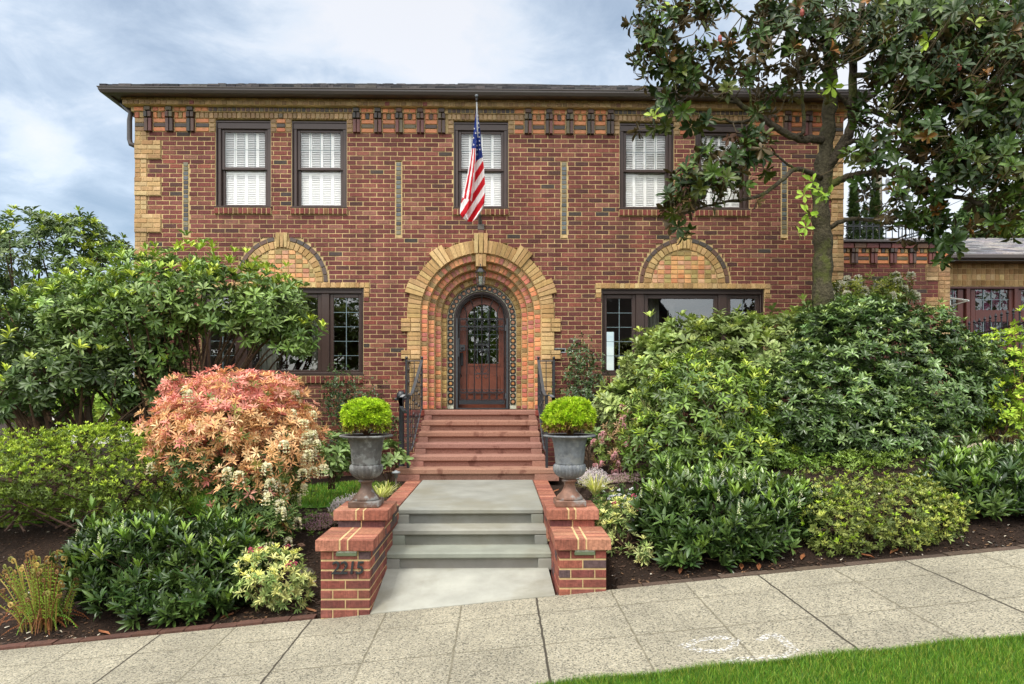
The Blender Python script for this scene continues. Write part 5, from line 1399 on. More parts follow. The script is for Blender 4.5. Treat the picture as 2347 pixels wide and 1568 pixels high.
r, p, nn, ins = shrub('rhododendron', 'tall rhododendron at the house corner with sky showing through its crown', 'shrub', E, 3000, 8, .115, .30, [(74,98,56),(66,90,52),(86,112,68),(96,118,74)], RHT, .22, (50, 88), 'broad', 'leaf', .8, 30, seed=8, lump=.2, inner=.3, base=(-7.6, 11.7, .1), r0=.04, spread=.6, front=.9)
# --- clipped azalea
AZ = [(96,120,44),(82,104,40),(112,134,52),(72,92,36)]; AZT = [(142,168,58),(156,180,68),(126,152,52)]
E = [ell(200, 1075, 8.0, 190, 90, .75), ell(30, 1100, 7.9, 150, 92, .75), ell(330, 1110, 7.9, 110, 90, .6), ell(-120, 1120, 8, 120, 90, .7), ell(250, 1040, 8.2, 120, 60, .6)]
r, p, nn, ins = shrub('azalea', 'wide clipped azalea with bright yellow green young leaves beside the pink shrub', 'shrub', E, 7000, 6, .046, .36, AZ, AZT, .75, (35, 80), 'fine', 'leafsoft', .5, 60, seed=12, lump=.13, inner=.3, base=(P(230,1200,8).x, 8.0, .15), r0=.014, spread=1.0, tipz=.05, thick=.06, stemcol=(72,54,44))
# --- flaming pieris
def pcol(C, A):
    n = len(C); z = (C[:, 2]-.1)/1.55
    pink, peach, green, dark = (np.array([lin(c) for c in q]) for q in ([(222,150,132),(214,130,118),(230,168,146)], [(228,178,124),(222,160,116),(236,202,152),(214,168,112)], [(150,146,72),(98,116,56)], [(84,110,50),(98,122,58),(70,96,48)]))
    k = rng.random(n); out = np.zeros((n, 3)); t = np.clip((z-.18)*1.6, .08, .93)
    side = C[:, 0]-np.mean(C[:, 0])
    for i in range(n):
        if k[i] < t[i]*1.0:
            out[i] = pink[rng.integers(3)] if rng.random() < (.2+.5*(z[i] > .88)-.15*(side[i] > .2)) else peach[rng.integers(4)]
        elif k[i] < t[i]+.1: out[i] = green[rng.integers(2)]
        else: out[i] = dark[rng.integers(3)]
    return np.clip(out*(1+rng.uniform(-.12, .12, (n, 1))), 0, 1)
E = [ell(545, 970, 7.3, 150, 78, .7), ell(485, 985, 7.2, 122, 66, .55), ell(625, 1030, 7.2, 98, 100, .55), ell(560, 895, 7.4, 112, 40, .5), ell(590, 1140, 6.9, 76, 72, .4), ell(632, 1190, 6.75, 38, 46, .28), ell(402, 890, 7.5, 24, 30, .2), ell(470, 1060, 7.0, 78, 46, .35)]
r, p, nn, ins = shrub('pieris', 'large pieris flushed salmon pink and peach with drooping cream flowers', 'shrub', E, 4300, 8, .068, .26, pcol, None, 0, (48, 88), 'mid', 'leafsoft', .5, 40, seed=17, lump=.2, inner=.3, base=(P(570,1200,7.3).x, 7.35, .2), r0=.02, spread=.25, curl=.8)
C = np.concatenate([pick(p, nn, ins, 17, zmax=.95, ymax=.1), pick(p, nn, ins, 26, xmin=P(640, 1000, 7).x, ymax=0), pick(p, nn, ins, 6, zmin=1.3, ymax=.1)])
clusters(r, 'flower', C+np.array((0, -.05, 0)), 'droop', .11, [(228,222,182),(214,208,160),(238,234,204)])
# --- cherry laurels
LA = [(56,80,42),(48,72,38),(68,92,50),(42,64,36),(80,104,58)]; LAT = [(100,132,58),(116,148,66),(88,118,54)]
def laurel(label, E, n, seed, nf, base):
    r, p, nn, ins = shrub('cherry_laurel', label, 'shrub', E, n, 7, .118, .25, LA, LAT, .30, (22, 66), 'mid', 'leafglossy', 1.1, 30, 'low cherry laurels along the sidewalk', seed=seed, lump=.12, inner=.35, base=base, r0=.012, spread=.3, curl=.7, tipz=.35, lift=.03)
    clusters(r, 'flower', pick(p, nn, ins, nf, zmin=float(np.percentile(p[:, 2], 55)), ymax=.2)+np.array((0,-.02,.02)), 'spike', .10, [(214,220,170),(232,232,200),(176,196,120)])
laurel('glossy dark laurel beside the curled fern fronds, few flower spikes', [ell(330, 1315, 6.35, 135, 102, .5), ell(460, 1308, 6.35, 130, 92, .5), ell(260, 1262, 6.4, 66, 48, .35), ell(535, 1258, 6.5, 56, 48, .35), ell(400, 1390, 6.05, 150, 50, .25)], 2300, 21, 9, (P(400,1400,6.4).x, 6.3, -.25))
laurel('glossy laurel full of cream flower spikes, next to the pale urn pier', [ell(1660, 1200, 6.4, 170, 95, .5), ell(1560, 1180, 6.5, 90, 85, .4), ell(1770, 1190, 6.45, 95, 75, .4), ell(1640, 1270, 6.1, 110, 50, .25)], 2300, 23, 34, (P(1650,1280,6.3).x, 6.3, .05))
laurel('glossy laurel cut off by the edge of the photo, upper end of bed', [ell(2260, 1140, 6.6, 130, 92, .5), ell(2380, 1130, 6.6, 110, 90, .5), ell(2170, 1130, 6.6, 60, 70, .35)], 1700, 25, 14, (P(2270,1220,6.5).x, 6.5, .3))
# --- azalea on the right
E = [ell(1990, 1170, 6.35, 165, 88, .5), ell(1900, 1200, 6.2, 80, 72, .35), ell(2090, 1190, 6.3, 90, 80, .4), ell(2000, 1240, 6.05, 120, 40, .25)]
shrub('azalea', 'olive green azalea between the two laurels, some lime leaves', 'shrub', E, 3400, 6, .042, .38, [(86,104,52),(74,90,46),(102,118,62),(114,128,74)], [(134,166,48),(140,152,80),(152,164,94)], .5, (40, 82), 'fine', 'leafsoft', .5, 50, seed=31, lump=.2, inner=.3, base=(P(1990,1280,6.3).x, 6.3, .15), r0=.009, spread=.3, tipz=-.4, thick=.09)
# --- right bank of large shrubs
RP = [(124,146,96),(112,134,84),(138,158,110),(148,168,118)]
E = [ell(1620, 822, 10.0, 145, 78, .6), ell(1760, 812, 10.0, 120, 78, .6), ell(1500, 870, 9.9, 72, 84, .5), ell(1430, 930, 9.8, 62, 45, .4), ell(1860, 760, 10.0, 50, 45, .4)]
shrub('rhododendron', 'broad pale grey green rhododendron under the right lower window', 'shrub', E, 1800, 8, .132, .34, RP, [(156,176,96),(150,170,104)], .35, (40, 95), 'broad', 'leaf', .9, 30, seed=41, lump=.18, inner=.25, base=(P(1620,1000,10).x, 10, .55), r0=.02, spread=.4, front=.7)
E = [ell(1610, 960, 8.3, 155, 130, .6), ell(1600, 885, 8.5, 95, 58, .45), ell(1660, 1040, 8.1, 130, 80, .5), ell(1520, 1030, 8.1, 75, 75, .4)]
ML = [(84,112,50),(74,98,46),(96,124,56),(64,88,42)]
shrub('mountain_laurel', 'fresh green shrub with narrow hanging leaves behind the flowering laurel', 'shrub', E, 2300, 7, .088, .34, ML, [(132,162,60),(124,150,58),(144,164,72)], .4, (50, 100), 'mid', 'leaf', .4, 40, seed=43, lump=.2, inner=.3, base=(P(1610,1110,8.3).x, 8.3, .5), r0=.014, spread=.35, droop=.25, tipz=0, lift=.03)
E = [ell(2010, 830, 8.9, 190, 130, .8), ell(1900, 920, 8.6, 170, 120, .7), ell(2110, 890, 8.7, 150, 120, .7), ell(2010, 1000, 8.4, 170, 90, .6), ell(1950, 750, 9.1, 120, 60, .5), ell(2210, 850, 8.8, 90, 75, .5), ell(1830, 960, 8.5, 90, 90, .5)]
RD = [(70,96,56),(60,84,48),(80,108,66),(92,118,76),(52,74,42)]
shrub('rhododendron', 'huge dark glossy rhododendron below the magnolia, small whorled leaves', 'shrub', E, 7800, 8, .082, .36, RD, [(110,136,76),(124,148,92)], .35, (55, 92), 'mid', 'leafglossy', .8, 40, seed=47, lump=.17, inner=.4, base=(P(2010,1080,8.8).x, 8.8, .8), r0=.03, spread=.4, tipz=.1)
E = [ell(1965, 690, 10.3, 62, 48, .35), ell(2035, 682, 10.3, 42, 40, .3), ell(1930, 712, 10.2, 36, 52, .3)]
r, p, nn, ins = shrub('pieris', 'pieris crowned with white flower tassels beside the magnolia trunk', 'shrub', E, 650, 8, .085, .28, [(112,126,48),(90,112,46),(136,146,60),(74,98,42)], None, 0, (50, 100), 'mid', 'leaf', .3, 20, seed=53, lump=.25, inner=.2, base=(P(1980,800,10.6).x, 10.6, .8), r0=.02, droop=.2)
clusters(r, 'flower', pick(p, nn, ins, 32, ymax=.4, zmin=P(1970, 715, 10.6).z), 'droop', .14, [(240,238,220),(228,224,196)])
E = [ell(2320, 860, 8.6, 70, 110, .5), ell(2290, 930, 8.4, 50, 60, .35), ell(2370, 800, 8.6, 45, 80, .4)]
shrub('azalea', 'loose upright azalea with lime green new leaves near the iron fence', 'shrub', E, 620, 6, .065, .42, [(138,170,58),(120,152,50),(156,186,74)], [(180,206,84)], .5, (40, 85), 'mid', 'leafsoft', .7, 30, seed=57, lump=.25, inner=.25, base=(P(2310,980,8.6).x, 8.6, .95), r0=.012, stemcol=(150,120,84))
# --- camellias against the wall
for (lb, E, sd_, bs) in (('thin dark camellia against the wall behind the darker urn', [ell(815, 930, 10.95, 62, 50, .2), ell(775, 900, 10.95, 30, 55, .15), ell(870, 960, 10.95, 35, 45, .15), ell(800, 1010, 10.9, 50, 40, .2)], 61, 815),
                   ('thin open camellia against the wall beside the mail slot', [ell(1345, 890, 10.95, 60, 70, .2), ell(1330, 820, 11.0, 35, 50, .12), ell(1375, 950, 10.9, 50, 50, .2), ell(1310, 920, 10.9, 25, 60, .15)], 63, 1350)):
    shrub('camellia', lb, 'shrub', E, 800, 4, .05, .5, [(60,84,50),(70,96,58),(50,72,44)], None, 0, (45, 90), 'mid', 'leafglossy', .4, 30, 'camellias along the front wall', seed=sd_, lump=.3, inner=.5, base=(P(bs,1050,10.95).x, 10.95, .45), r0=.009, spread=.08, thick=.2, stemcol=(110,92,74))
for (lb, E, n_, bs, sd_) in (('small rhododendron tucked between the pink pieris and darker urn', [ell(762, 1045, 8.7, 32, 42, .25)], 42, (760, 8.7), 65), ('small rhododendron rosette low behind the darker urn', [ell(893, 1050, 9.4, 26, 28, .18)], 26, (893, 9.4), 66), ('small rhododendron low behind the paler urn', [ell(1362, 1020, 9.4, 22, 40, .18)], 26, (1362, 9.4), 67)):
    shrub('rhododendron', lb, 'shrub', E, n_, 8, .12, .36, [(108,134,86),(94,120,74)], None, 0, (50, 88), 'broad', 'leaf', .9, 8, 'small rhododendrons by the steps', seed=sd_, inner=.1, base=(P(bs[0],1080,bs[1]).x, bs[1], .42), r0=.008, spread=.04)
# --- small pieris, variegated
VG = [(168,182,136),(134,156,104),(184,192,140),(104,130,80)]
for (lb, E, n_, bs, sd_, fc) in (('small variegated pieris with magenta buds against the laurel', [ell(630, 1320, 6.05, 70, 55, .28), ell(600, 1300, 6.1, 45, 35, .2), ell(660, 1350, 5.98, 48, 42, .2)], 420, (P(640,1395,6.1).x, 6.05), 71, 8),
                         ('small cream variegated pieris with a red flower head beside the unnumbered pier', [ell(1430, 1215, 6.5, 62, 60, .28), ell(1400, 1190, 6.55, 40, 35, .2), ell(1455, 1250, 6.35, 50, 42, .2)], 460, (P(1430,1290,6.4).x, 6.4), 73, 5)):
    r, p, nn, ins = shrub('variegated_pieris', lb, 'shrub', E, n_, 7, .055, .28, VG, [(204,208,150),(190,196,120)], .4, (40, 88), 'mid', 'leafsoft', .6, 20, 'small pieris near the piers', seed=sd_, lump=.15, inner=.25, base=(*bs, G(*bs)), r0=.008, spread=.06)
    clusters(r, 'flower', pick(p, nn, ins, fc, zmin=float(np.percentile(p[:, 2], 60)), ymax=.2), 'dome', .05, [(178,70,96),(200,110,120),(150,60,84)])
E = [ell(1430, 1000, 8.9, 45, 55, .25), ell(1400, 1035, 8.8, 38, 35, .2), ell(1445, 960, 9.0, 18, 26, .12)]
r, p, nn, ins = shrub('pieris', 'small pieris covered in pale pink flowers behind the paler urn', 'shrub', E, 190, 7, .065, .26, [(92,118,56),(120,140,70),(150,120,84)], None, 0, (45, 90), 'mid', 'leaf', .5, 18, seed=75, inner=.3, base=(P(1425,1090,8.9).x, 8.9, .5), r0=.009, spread=.05)
clusters(r, 'flower', pick(p, nn, ins, 34, ymax=.4), 'droop', .065, [(226,170,172),(234,190,186),(208,144,150)])
# --- heathers, grasses, candytuft
def heather(label, u, v, Y, ru, n, cols, group=None, cat='heather', h=.07):
    c = P(u, v, Y); r = root('heather', label, cat, (c.x, Y, G(c.x, Y)), group); mb = MB(); lf = LF()
    octv = [(1,0,0),(0,1,0),(-1,0,0),(0,-1,0),(0,0,1),(0,0,-1)]; octf = [(0,1,4),(1,2,4),(2,3,4),(3,0,4),(1,0,5),(2,1,5),(3,2,5),(0,3,5)]
    R0 = ru*Y/FPX; sp = []
    for i in range(n):
        a = rng.uniform(0, 6.28); q = R0*math.sqrt(rng.random()); x, y = c.x+q*math.cos(a), Y+q*math.sin(a)*.8; g = G(x, y)
        hh = h*(1.2-(q/R0)**2)*rng.uniform(.6, 1.2)+.02; b = Vector((x, y, g)); t = b+Vector((math.cos(a)*.03+rng.normal()*.01, math.sin(a)*.03, hh))
        sp.append(((b.lerp(t, .5)), t-b)); 
        for k in range(6):
            o = b.lerp(t, .5+.1*k)+Vector((rng.normal()*.005, rng.normal()*.005, 0)); s = .0055
            mb.add([o+Vector(w)*s*(1.2 if w[2] else 1) for w in octv], octf, jit(lin(cols[rng.integers(len(cols))]), .12))
    C = np.array([s[0] for s in sp]); A = np.array([s[1] for s in sp]); whorls(lf, C, A, 5, .025, .25, [(96,116,62),(120,130,80)], (20, 60), 'fine')
    lf.build('foliage', M['leaf'], r); mb.build('flower', M['petal'], r); return r
WHs = [(226,216,214),(236,230,228),(206,190,192)]; PKs = [(196,150,164),(208,170,176),(170,124,144)]
heather('white heather clump beside the stem of the darker urn', 800, 1110, 7.9, 42, 380, WHs, h=.13)
heather('low pink heather on the mulch next to the grass tufts', 730, 1140, 7.6, 44, 300, PKs, h=.05)
heather('white heather behind the paler urn near the striped grass', 1360, 1085, 8.1, 34, 330, WHs, h=.14)
heather('low pale pink heather carpet in front of the pink pieris', 1425, 1110, 8.2, 50, 420, [(204,176,176),(186,150,154),(150,120,120)], h=.06)
def tuft(label, x, y, n, L, cols, group='striped grass tufts', nm='grass_tuft', wid=.009, up=.9):
    g = G(x, y); r = root(nm, label, 'grass tuft', (x, y, g), group); lf = LF(); seg = 3
    az = rng.uniform(0, 6.28, n); tilt = rng.uniform(.15, 1.0, n); C0 = np.stack([x+np.cos(az)*.02, y+np.sin(az)*.02, np.full(n, g)], 1); l = L*rng.uniform(.6, 1.1, n); col = cmix(n, cols)
    mbv = MB(); 
    for i in range(n):
        d = Vector((math.cos(az[i]), math.sin(az[i]), 0)); s_ = Vector((-d.y, d.x, 0)); p0 = Vector(C0[i]); pts = []
        for k in range(6):
            t = k/5; pts.append(p0+d*(l[i]*tilt[i]*t*(.4+.6*t))+Vector((0, 0, l[i]*up*(t-.45*tilt[i]*t*t))))
        vs = []
        for k, q in enumerate(pts):
            w = wid*(1-abs(k/5-.35)*1.1)*.5+.0006; vs += [q-s_*w, q+s_*w]
        mbv.add(vs, [(2*k, 2*k+1, 2*k+3, 2*k+2) for k in range(5)], tuple(col[i]))
    mbv.build('blades', M['leafsoft'], r); return r
GRS = [(206,204,130),(178,186,102),(222,220,160),(150,166,78)]
tuft('striped grass tuft in front of the white heather', P(790,1130,7.6).x, 7.55, 110, .24, GRS)
tuft('striped grass tuft right behind the darker urn foot', P(875,1120,8.3).x, 8.2, 100, .26, GRS)
tuft('striped grass tuft between the path light and the darker urn', P(890,1095,8.9).x, 8.8, 90, .25, GRS)
tuft('striped grass tuft at the foot of the white heather by the paler urn', P(1365,1120,7.6).x, 7.6, 130, .30, GRS)
tuft('striped grass tuft half hidden behind the paler urn', P(1330,1100,8.8).x, 8.7, 60, .18, GRS)
r = root('candytuft', 'white candytuft in bloom above the red flowered small pieris', 'flowers', (P(1430,1160,7.2).x, 7.2, G(1.3, 7.2)))
lf = LF(); n = 260; x = P(1430,1160,7.2).x+rng.normal(size=n)*.14; y = 7.2+rng.normal(size=n)*.13; C = np.stack([x, y, np.array([G(a, b) for a, b in zip(x, y)])+rng.uniform(.02, .13, n)], 1)
whorls(lf, C, np.tile(UPV, (n, 1))+rng.normal(size=(n, 3))*.3, 6, .03, .25, [(92,126,54),(76,108,46)], (40, 80), 'fine'); lf.build('foliage', M['leaf'], r)
k = rng.choice(n, 46, replace=False); clusters(r, 'flower', C[k]+np.array((0,0,.05)), 'dome', .032, [(240,240,240),(228,228,236)])
r = root('moss_cushion', 'feathery green plant beside the upper cap of the unnumbered pier', 'plant', (P(1400,1150,6.8).x, 6.8, G(1.1, 6.8)))
lf = LF(); n = 300; x = P(1390,1150,6.9).x+rng.normal(size=n)*.09; y = 6.9+rng.normal(size=n)*.12; C = np.stack([x, y, np.array([G(a, b) for a, b in zip(x, y)])+rng.uniform(.0, .14, n)], 1)
whorls(lf, C, np.tile(UPV, (n, 1))+rng.normal(size=(n, 3))*.4, 6, .04, .16, [(84,122,46),(66,100,40)], (30, 80), 'fine'); lf.build('foliage', M['leaf'], r)
# low filler plants under the right shrubs
for (lb, u, v, Y, n_, cols) in (('low green groundcover with blue specks under the mountain laurel', 1800, 1060, 7.9, 260, [(104,136,60),(86,118,52)]), ('low lime groundcover under the dark rhododendron', 1990, 1050, 7.7, 300, [(112,140,64),(90,116,52)]), ('small dark sprawling shrub on the bare mulch below the lime azalea', 2190, 1010, 8.0, 220, [(92,106,66),(112,120,80),(74,88,54)]), ('small leafy perennial at the foot of the clipped azalea', 640, 1155, 7.6, 120, [(96,130,60),(84,112,50)])):
    c = P(u, v, Y); r = root('groundcover_plant', lb, 'plant', (c.x, Y, G(c.x, Y))); lf = LF()
    x = c.x+rng.normal(size=n_)*.26; y = Y+rng.normal(size=n_)*.2; C = np.stack([x, y, np.array([G(a, b) for a, b in zip(x, y)])+rng.uniform(.0, .16, n_)], 1)
    whorls(lf, C, np.tile(UPV, (n_, 1))+rng.normal(size=(n_, 3))*.5, 6, .045, .34, cols, (40, 85), 'mid'); lf.build('foliage', M['leaf'], r)
# --- fern with coiled croziers
fx, fy = P(100, 1440, 5.98).x, 6.0; fern = root('sword_fern', 'sword fern with upright brown coiled fronds unrolling beside the laurel', 'fern', (fx, fy, G(fx, fy)))
for i in range(92):
    a = rng.uniform(0, 6.28); q = rng.uniform(.02, .23); b = Vector((fx+q*math.cos(a)*1.0, fy+q*math.sin(a)*.6, G(fx, fy)-.01)); lean = Vector((math.cos(a), math.sin(a)*.7, 0))*rng.uniform(.03, .25)*(q/.15); h = rng.uniform(.28, .66)*(1.1-q*1.2)
    mb = MB(); pts = [b+lean*(t*t)+Vector((0, 0, h*t)) for t in (0, .25, .5, .75, 1)]; dd = Vector((random.choice((-1, 1)), rng.uniform(-.6, .6), 0)).normalized(); c = pts[-1]; r0 = rng.uniform(.016, .026)
    for k in range(1, 14):
        an = k/13*1.6*2*math.pi; rr = r0*(1-.6*k/13); pts.append(c+dd*(r0-rr*math.cos(an))+Vector((0, 0, rr*math.sin(an))))
    rad = [.005]*5+[.0065*(1-.35*k/13) for k in range(13)]
    mb.tube(pts, rad, 5, jit(lin(random.choice([(168,144,72),(142,112,56),(180,156,84),(120,88,48),(130,130,58)])), .12))
    for k in range(10):
        t = .35+.6*k/10; o = b+lean*(t*t)+Vector((0, 0, h*t)); 
        for s_ in (-1, 1):
            e = o+Vector((s_*.022, rng.normal()*.01, .012)); mb.add([o, (o+e)/2+Vector((0,0,.006)), e, (o+e)/2-Vector((0,0,.006))], [(0,1,2,3)], jit(lin((132,160,52)), .2))
    mb.build('frond', M['leafsoft'], fern)
for i in range(34):
    a = rng.uniform(0, 6.28); h = rng.uniform(.05, .22); ln = rng.uniform(.18, .42); d = Vector((math.cos(a), math.sin(a)*.6-.1, 0)); s_ = Vector((-d.y, d.x, 0)); mb = MB(); gz = G(fx, fy)
    pts = [Vector((fx, fy, gz))+d*ln*t+Vector((0, 0, 4*h*t*(1-t)+.02)) for t in (0, .2, .4, .6, .8, 1)]; brown = i % 4 != 0; col = (128,78,44) if brown else (112,150,50); mb.tube(pts, .0025, 4, jit(lin(col), .2))
    for k in range(16):
        t = .15+.84*k/16; q = pts[min(4, int(t*5))].lerp(pts[min(5, int(t*5)+1)], t*5-int(t*5)); w = .045*(1-t*.75)
        for m_ in (-1, 1): e = q+s_*m_*w+d*.012-Vector((0,0,.008)); mb.add([q-d*.005, q*.5+e*.5+d*.006, e, q*.5+e*.5-d*.006], [(0,1,2,3)], jit(lin(col), .3))
    mb.build('frond', M['leafsoft'], fern)
# --- clipped golden cypress in the urns
def cyp(label, x, y, z):
    r = root('dwarf_cypress', label, 'potted shrub', (x, y, z), 'clipped golden cypress balls in the urns'); lf = LF(); n = 2100
    d = nrm(rng.normal(size=(n, 3))); d[:, 2] = np.where(d[:, 2] < -.55, -d[:, 2], d[:, 2]); rad = rng.uniform(.72, 1.0, n)*(1+.07*lumps(d*3, 5)); C = np.array((x, y, z+.155))+d*np.array((.205*rng.uniform(.95, 1.05), .205, .163*rng.uniform(.94, 1.08)))*(1+.10*lumps(d*1.3, int(x*100) % 50+60))[:, None]*rad[:, None]
    cols = cmix(n, [(166,198,50),(148,182,44),(182,212,66),(124,158,40)], .12); bot = d[:, 2] < -.25; cols[bot] = cmix(int(bot.sum()), [(150,140,60),(128,96,56),(150,170,50)])
    A = nrm(d+UPV*.5+rng.normal(size=d.shape)*.35)
    whorls(lf, C, A, 9, .040, .24, lambda a, b: cols, (15, 62), 'fine', lift=.018); lf.build('foliage', M['leafsoft'], r)
    mb = MB(); mb.lathe([(.05, -.03), (.155, -.01), (.15, .004), (.02, .008)], (x, y, z), 20, lin((60,46,36)))
    for i in range(14):
        q = C[rng.integers(n)]; mb.tube([(x, y, z), Vector((x, y, z)).lerp(Vector(q), .9)], [.008, .003], 4, lin((110,80,56)))
    mb.build('stem', M['stem'], r)
cyp('lime green cypress ball planted in the darker urn', UL[0], UL[1], UL[2]+.645); cyp('lime green cypress ball planted in the paler urn', UR[0], UR[1], UR[2]+.645)

# ------------------------------------------------------------------ magnolia
mag = root('magnolia_tree', 'large southern magnolia with dark glossy leaves, rusty undersides and mossy trunk', 'tree', P(1886, 900, 9.3))
def Z3(x, y, Y=9.3): return P((2400+x/1.384)/1.745, y/1.384/1.745, Y)
def branch(pts, r, seg=6):
    q = [Z3(x, y, Y) for x, y, Y in pts]; out = []
    for i in range(len(q)-1):
        for k in range(seg):
            t = k/seg; a, b = q[i], q[i+1]; pa = q[i-1] if i else a-(b-a); pb = q[i+2] if i+2 < len(q) else b+(b-a)
            out.append(.5*((2*a)+(b-pa)*t+(2*pa-5*a+4*b-pb)*t*t+(3*a-pa-3*b+pb)*t*t*t))
    out.append(q[-1]); n = len(out)
    return [p+Vector((rng.normal(), rng.normal(), rng.normal()))*.007 for p in out], [r[0]+(r[1]-r[0])*i/(n-1) for i in range(n)]
mb = MB(); skel = []
tp, tr = branch([(1222, 2140, 9.3), (1226, 1800, 9.3), (1232, 1560, 9.3), (1235, 1350, 9.3), (1222, 1180, 9.3), (1240, 950, 9.3), (1256, 760, 9.3), (1272, 560, 9.3), (1275, 350, 9.3), (1262, 180, 9.3), (1180, 20, 9.2), (1100, -140, 9.2)], (.145, .055), 5)
tr = [a+.012*math.sin(i*1.7)+(.02 if 22 < i < 27 else 0) for i, a in enumerate(tr)]
mb.tube(tp, tr, 14, lin((82,76,58))); skel += tp[25:]
mb.build('trunk', M['bark'], mag, True)
BR = [([(1250,775,9.3),(1180,770,9.2),(1080,762,9.05),(950,690,8.9),(850,625,8.8),(760,570,8.7),(640,470,8.6),(500,330,8.5),(400,200,8.5),(300,110,8.5)],(.06,.012)),
 ([(880,650,8.85),(760,678,8.7),(640,655,8.6),(500,622,8.5),(400,640,8.5)],(.022,.007)),
 ([(760,570,8.7),(600,520,8.5),(440,440,8.4),(330,330,8.4)],(.02,.007)),
 ([(1225,985,9.2),(1150,950,9.1),(1085,938,9.0),(1000,1005,8.8),(900,1078,8.7),(800,1105,8.6),(650,1130,8.5),(500,1170,8.45),(400,1230,8.4)],(.04,.008)),
 ([(1080,940,9.0),(980,860,8.8),(900,850,8.7),(780,900,8.6),(650,960,8.5)],(.018,.006)),
 ([(1250,1040,9.3),(1330,995,9.2),(1430,968,9.1),(1550,952,9.0),(1660,945,8.9),(1780,985,8.8),(1900,1060,8.7),(2050,1110,8.6),(2150,1150,8.5)],(.055,.022)),
 ([(1262,1265,9.3),(1340,1225,9.2),(1430,1210,9.1),(1560,1232,9.0),(1690,1240,8.9),(1800,1290,8.8)],(.036,.012)),
 ([(1240,1030,9.3),(1262,930,9.25),(1330,820,9.2),(1390,700,9.3),(1400,520,9.4),(1405,300,9.5),(1430,120,9.6),(1470,-60,9.7)],(.085,.04)),
 ([(1330,830,9.2),(1400,780,9.1),(1520,790,9.0),(1650,850,8.9),(1760,900,8.8)],(.04,.014)),
 ([(1400,335,9.4),(1500,270,9.3),(1620,225,9.2),(1750,190,9.1),(1880,120,9.0),(2050,60,8.9),(2250,30,8.8)],(.055,.02)),
 ([(1390,600,9.3),(1300,500,9.2),(1230,380,9.0),(1180,250,8.9),(1120,120,8.8)],(.03,.01)),
 ([(1080,762,9.05),(1125,730,9),(1130,640,9),(1110,480,8.9),(1090,300,8.8),(1060,120,8.7),(1040,-20,8.6)],(.03,.012)),
 ([(1400,420,9.4),(1520,420,9.2),(1680,480,9.0),(1850,560,8.9),(2050,620,8.8),(2250,700,8.7)],(.04,.012)),
 ([(1380,640,9.3),(1520,620,9.1),(1700,700,8.9),(1880,780,8.8),(2100,860,8.6),(2300,960,8.5)],(.04,.012)),
 ([(1280,300,9.3),(1150,200,9.1),(1000,160,8.9),(850,120,8.8),(760,60,8.7),(680,-20,8.7)],(.035,.01)),
 ([(850,625,8.8),(830,500,8.7),(870,380,8.7),(900,250,8.7),(880,100,8.6)],(.016,.006)),
 ([(1480,240,9.4),(1700,100,9.6),(1950,-20,9.7)],(.04,.02)), ([(1850,1010,8.7),(1900,1130,8.7),(1880,1230,8.7),(1930,1340,8.6),(1990,1390,8.6)],(.014,.005)),
 ([(2050,1110,8.6),(2180,1180,8.5),(2290,1230,8.5)],(.015,.006))]
bm = MB()
for pts, r in BR:
    q, rr = branch(pts, r, 5); bm.tube(q, rr, 7, lin((80,72,58))); skel += q
SK = np.array([tuple(v) for v in skel]); twig = MB()
EL = [  # x, y, rx, ry (enlarged crop px), depth, depth spread, whorls
 (290,130,120,120,8.5,.35,40),(480,60,170,70,8.5,.35,34),(350,310,120,90,8.4,.35,30),(560,250,90,70,8.5,.3,10),(400,450,130,90,8.4,.3,28),(380,600,80,90,8.4,.3,14),(330,680,50,60,8.4,.2,6),
 (640,420,150,110,8.6,.4,26),(760,250,110,60,8.7,.4,10),(640,30,120,40,8.6,.3,8),(870,470,110,120,8.8,.4,20),(900,120,90,120,8.8,.4,18),(1000,300,120,170,8.8,.5,34),(1050,60,170,90,8.9,.6,42),
 (1210,330,130,130,8.9,.4,26),(1240,110,160,110,9.0,.5,40),(1080,480,90,50,8.8,.3,8),(900,610,60,30,8.8,.2,4),(570,690,50,50,8.5,.2,6),
 (830,830,110,90,8.5,.3,26),(640,900,110,90,8.5,.3,20),(560,1010,150,90,8.4,.3,34),(440,1080,110,90,8.4,.3,18),(720,1060,100,70,8.5,.3,14),(420,1200,60,80,8.4,.2,10),(900,960,30,60,8.5,.2,4),
 (1450,120,160,140,9.2,.6,40),(1400,280,120,60,9.1,.4,12),(1640,100,180,140,9.2,.7,60),(1860,110,200,150,9.0,.8,80),(2120,120,220,160,8.9,.8,100),(2330,200,120,220,8.8,.8,70),
 (1650,330,130,120,9.0,.6,34),(1850,350,180,150,8.9,.7,70),(2080,380,200,170,8.8,.7,95),(2300,480,120,220,8.7,.7,70),(1560,470,90,80,9.0,.5,12),(1700,560,140,100,8.9,.5,28),(1950,600,200,130,8.8,.6,70),(2200,680,180,150,8.7,.6,75),
 (1480,640,90,70,9.0,.4,9),(1700,760,150,80,8.8,.5,26),(1900,820,180,110,8.7,.5,52),(2120,880,180,110,8.6,.5,56),(2300,900,90,120,8.6,.5,34),(1440,860,90,80,8.9,.4,14),(1430,1040,80,60,8.9,.3,7),(1560,850,60,80,8.8,.3,5),
 (1720,1030,120,90,8.6,.4,24),(1800,1150,110,80,8.6,.4,16),(1700,1170,70,60,8.6,.3,8),(1870,1010,70,80,8.6,.3,14),(1850,1270,90,60,8.6,.3,12),(1940,1390,70,80,8.5,.3,12),(2000,1250,50,50,8.5,.2,5),(2240,1180,100,70,8.5,.3,14),(2130,1020,110,70,8.5,.3,16),(2310,1060,60,60,8.5,.3,9)]
C, A = [], []
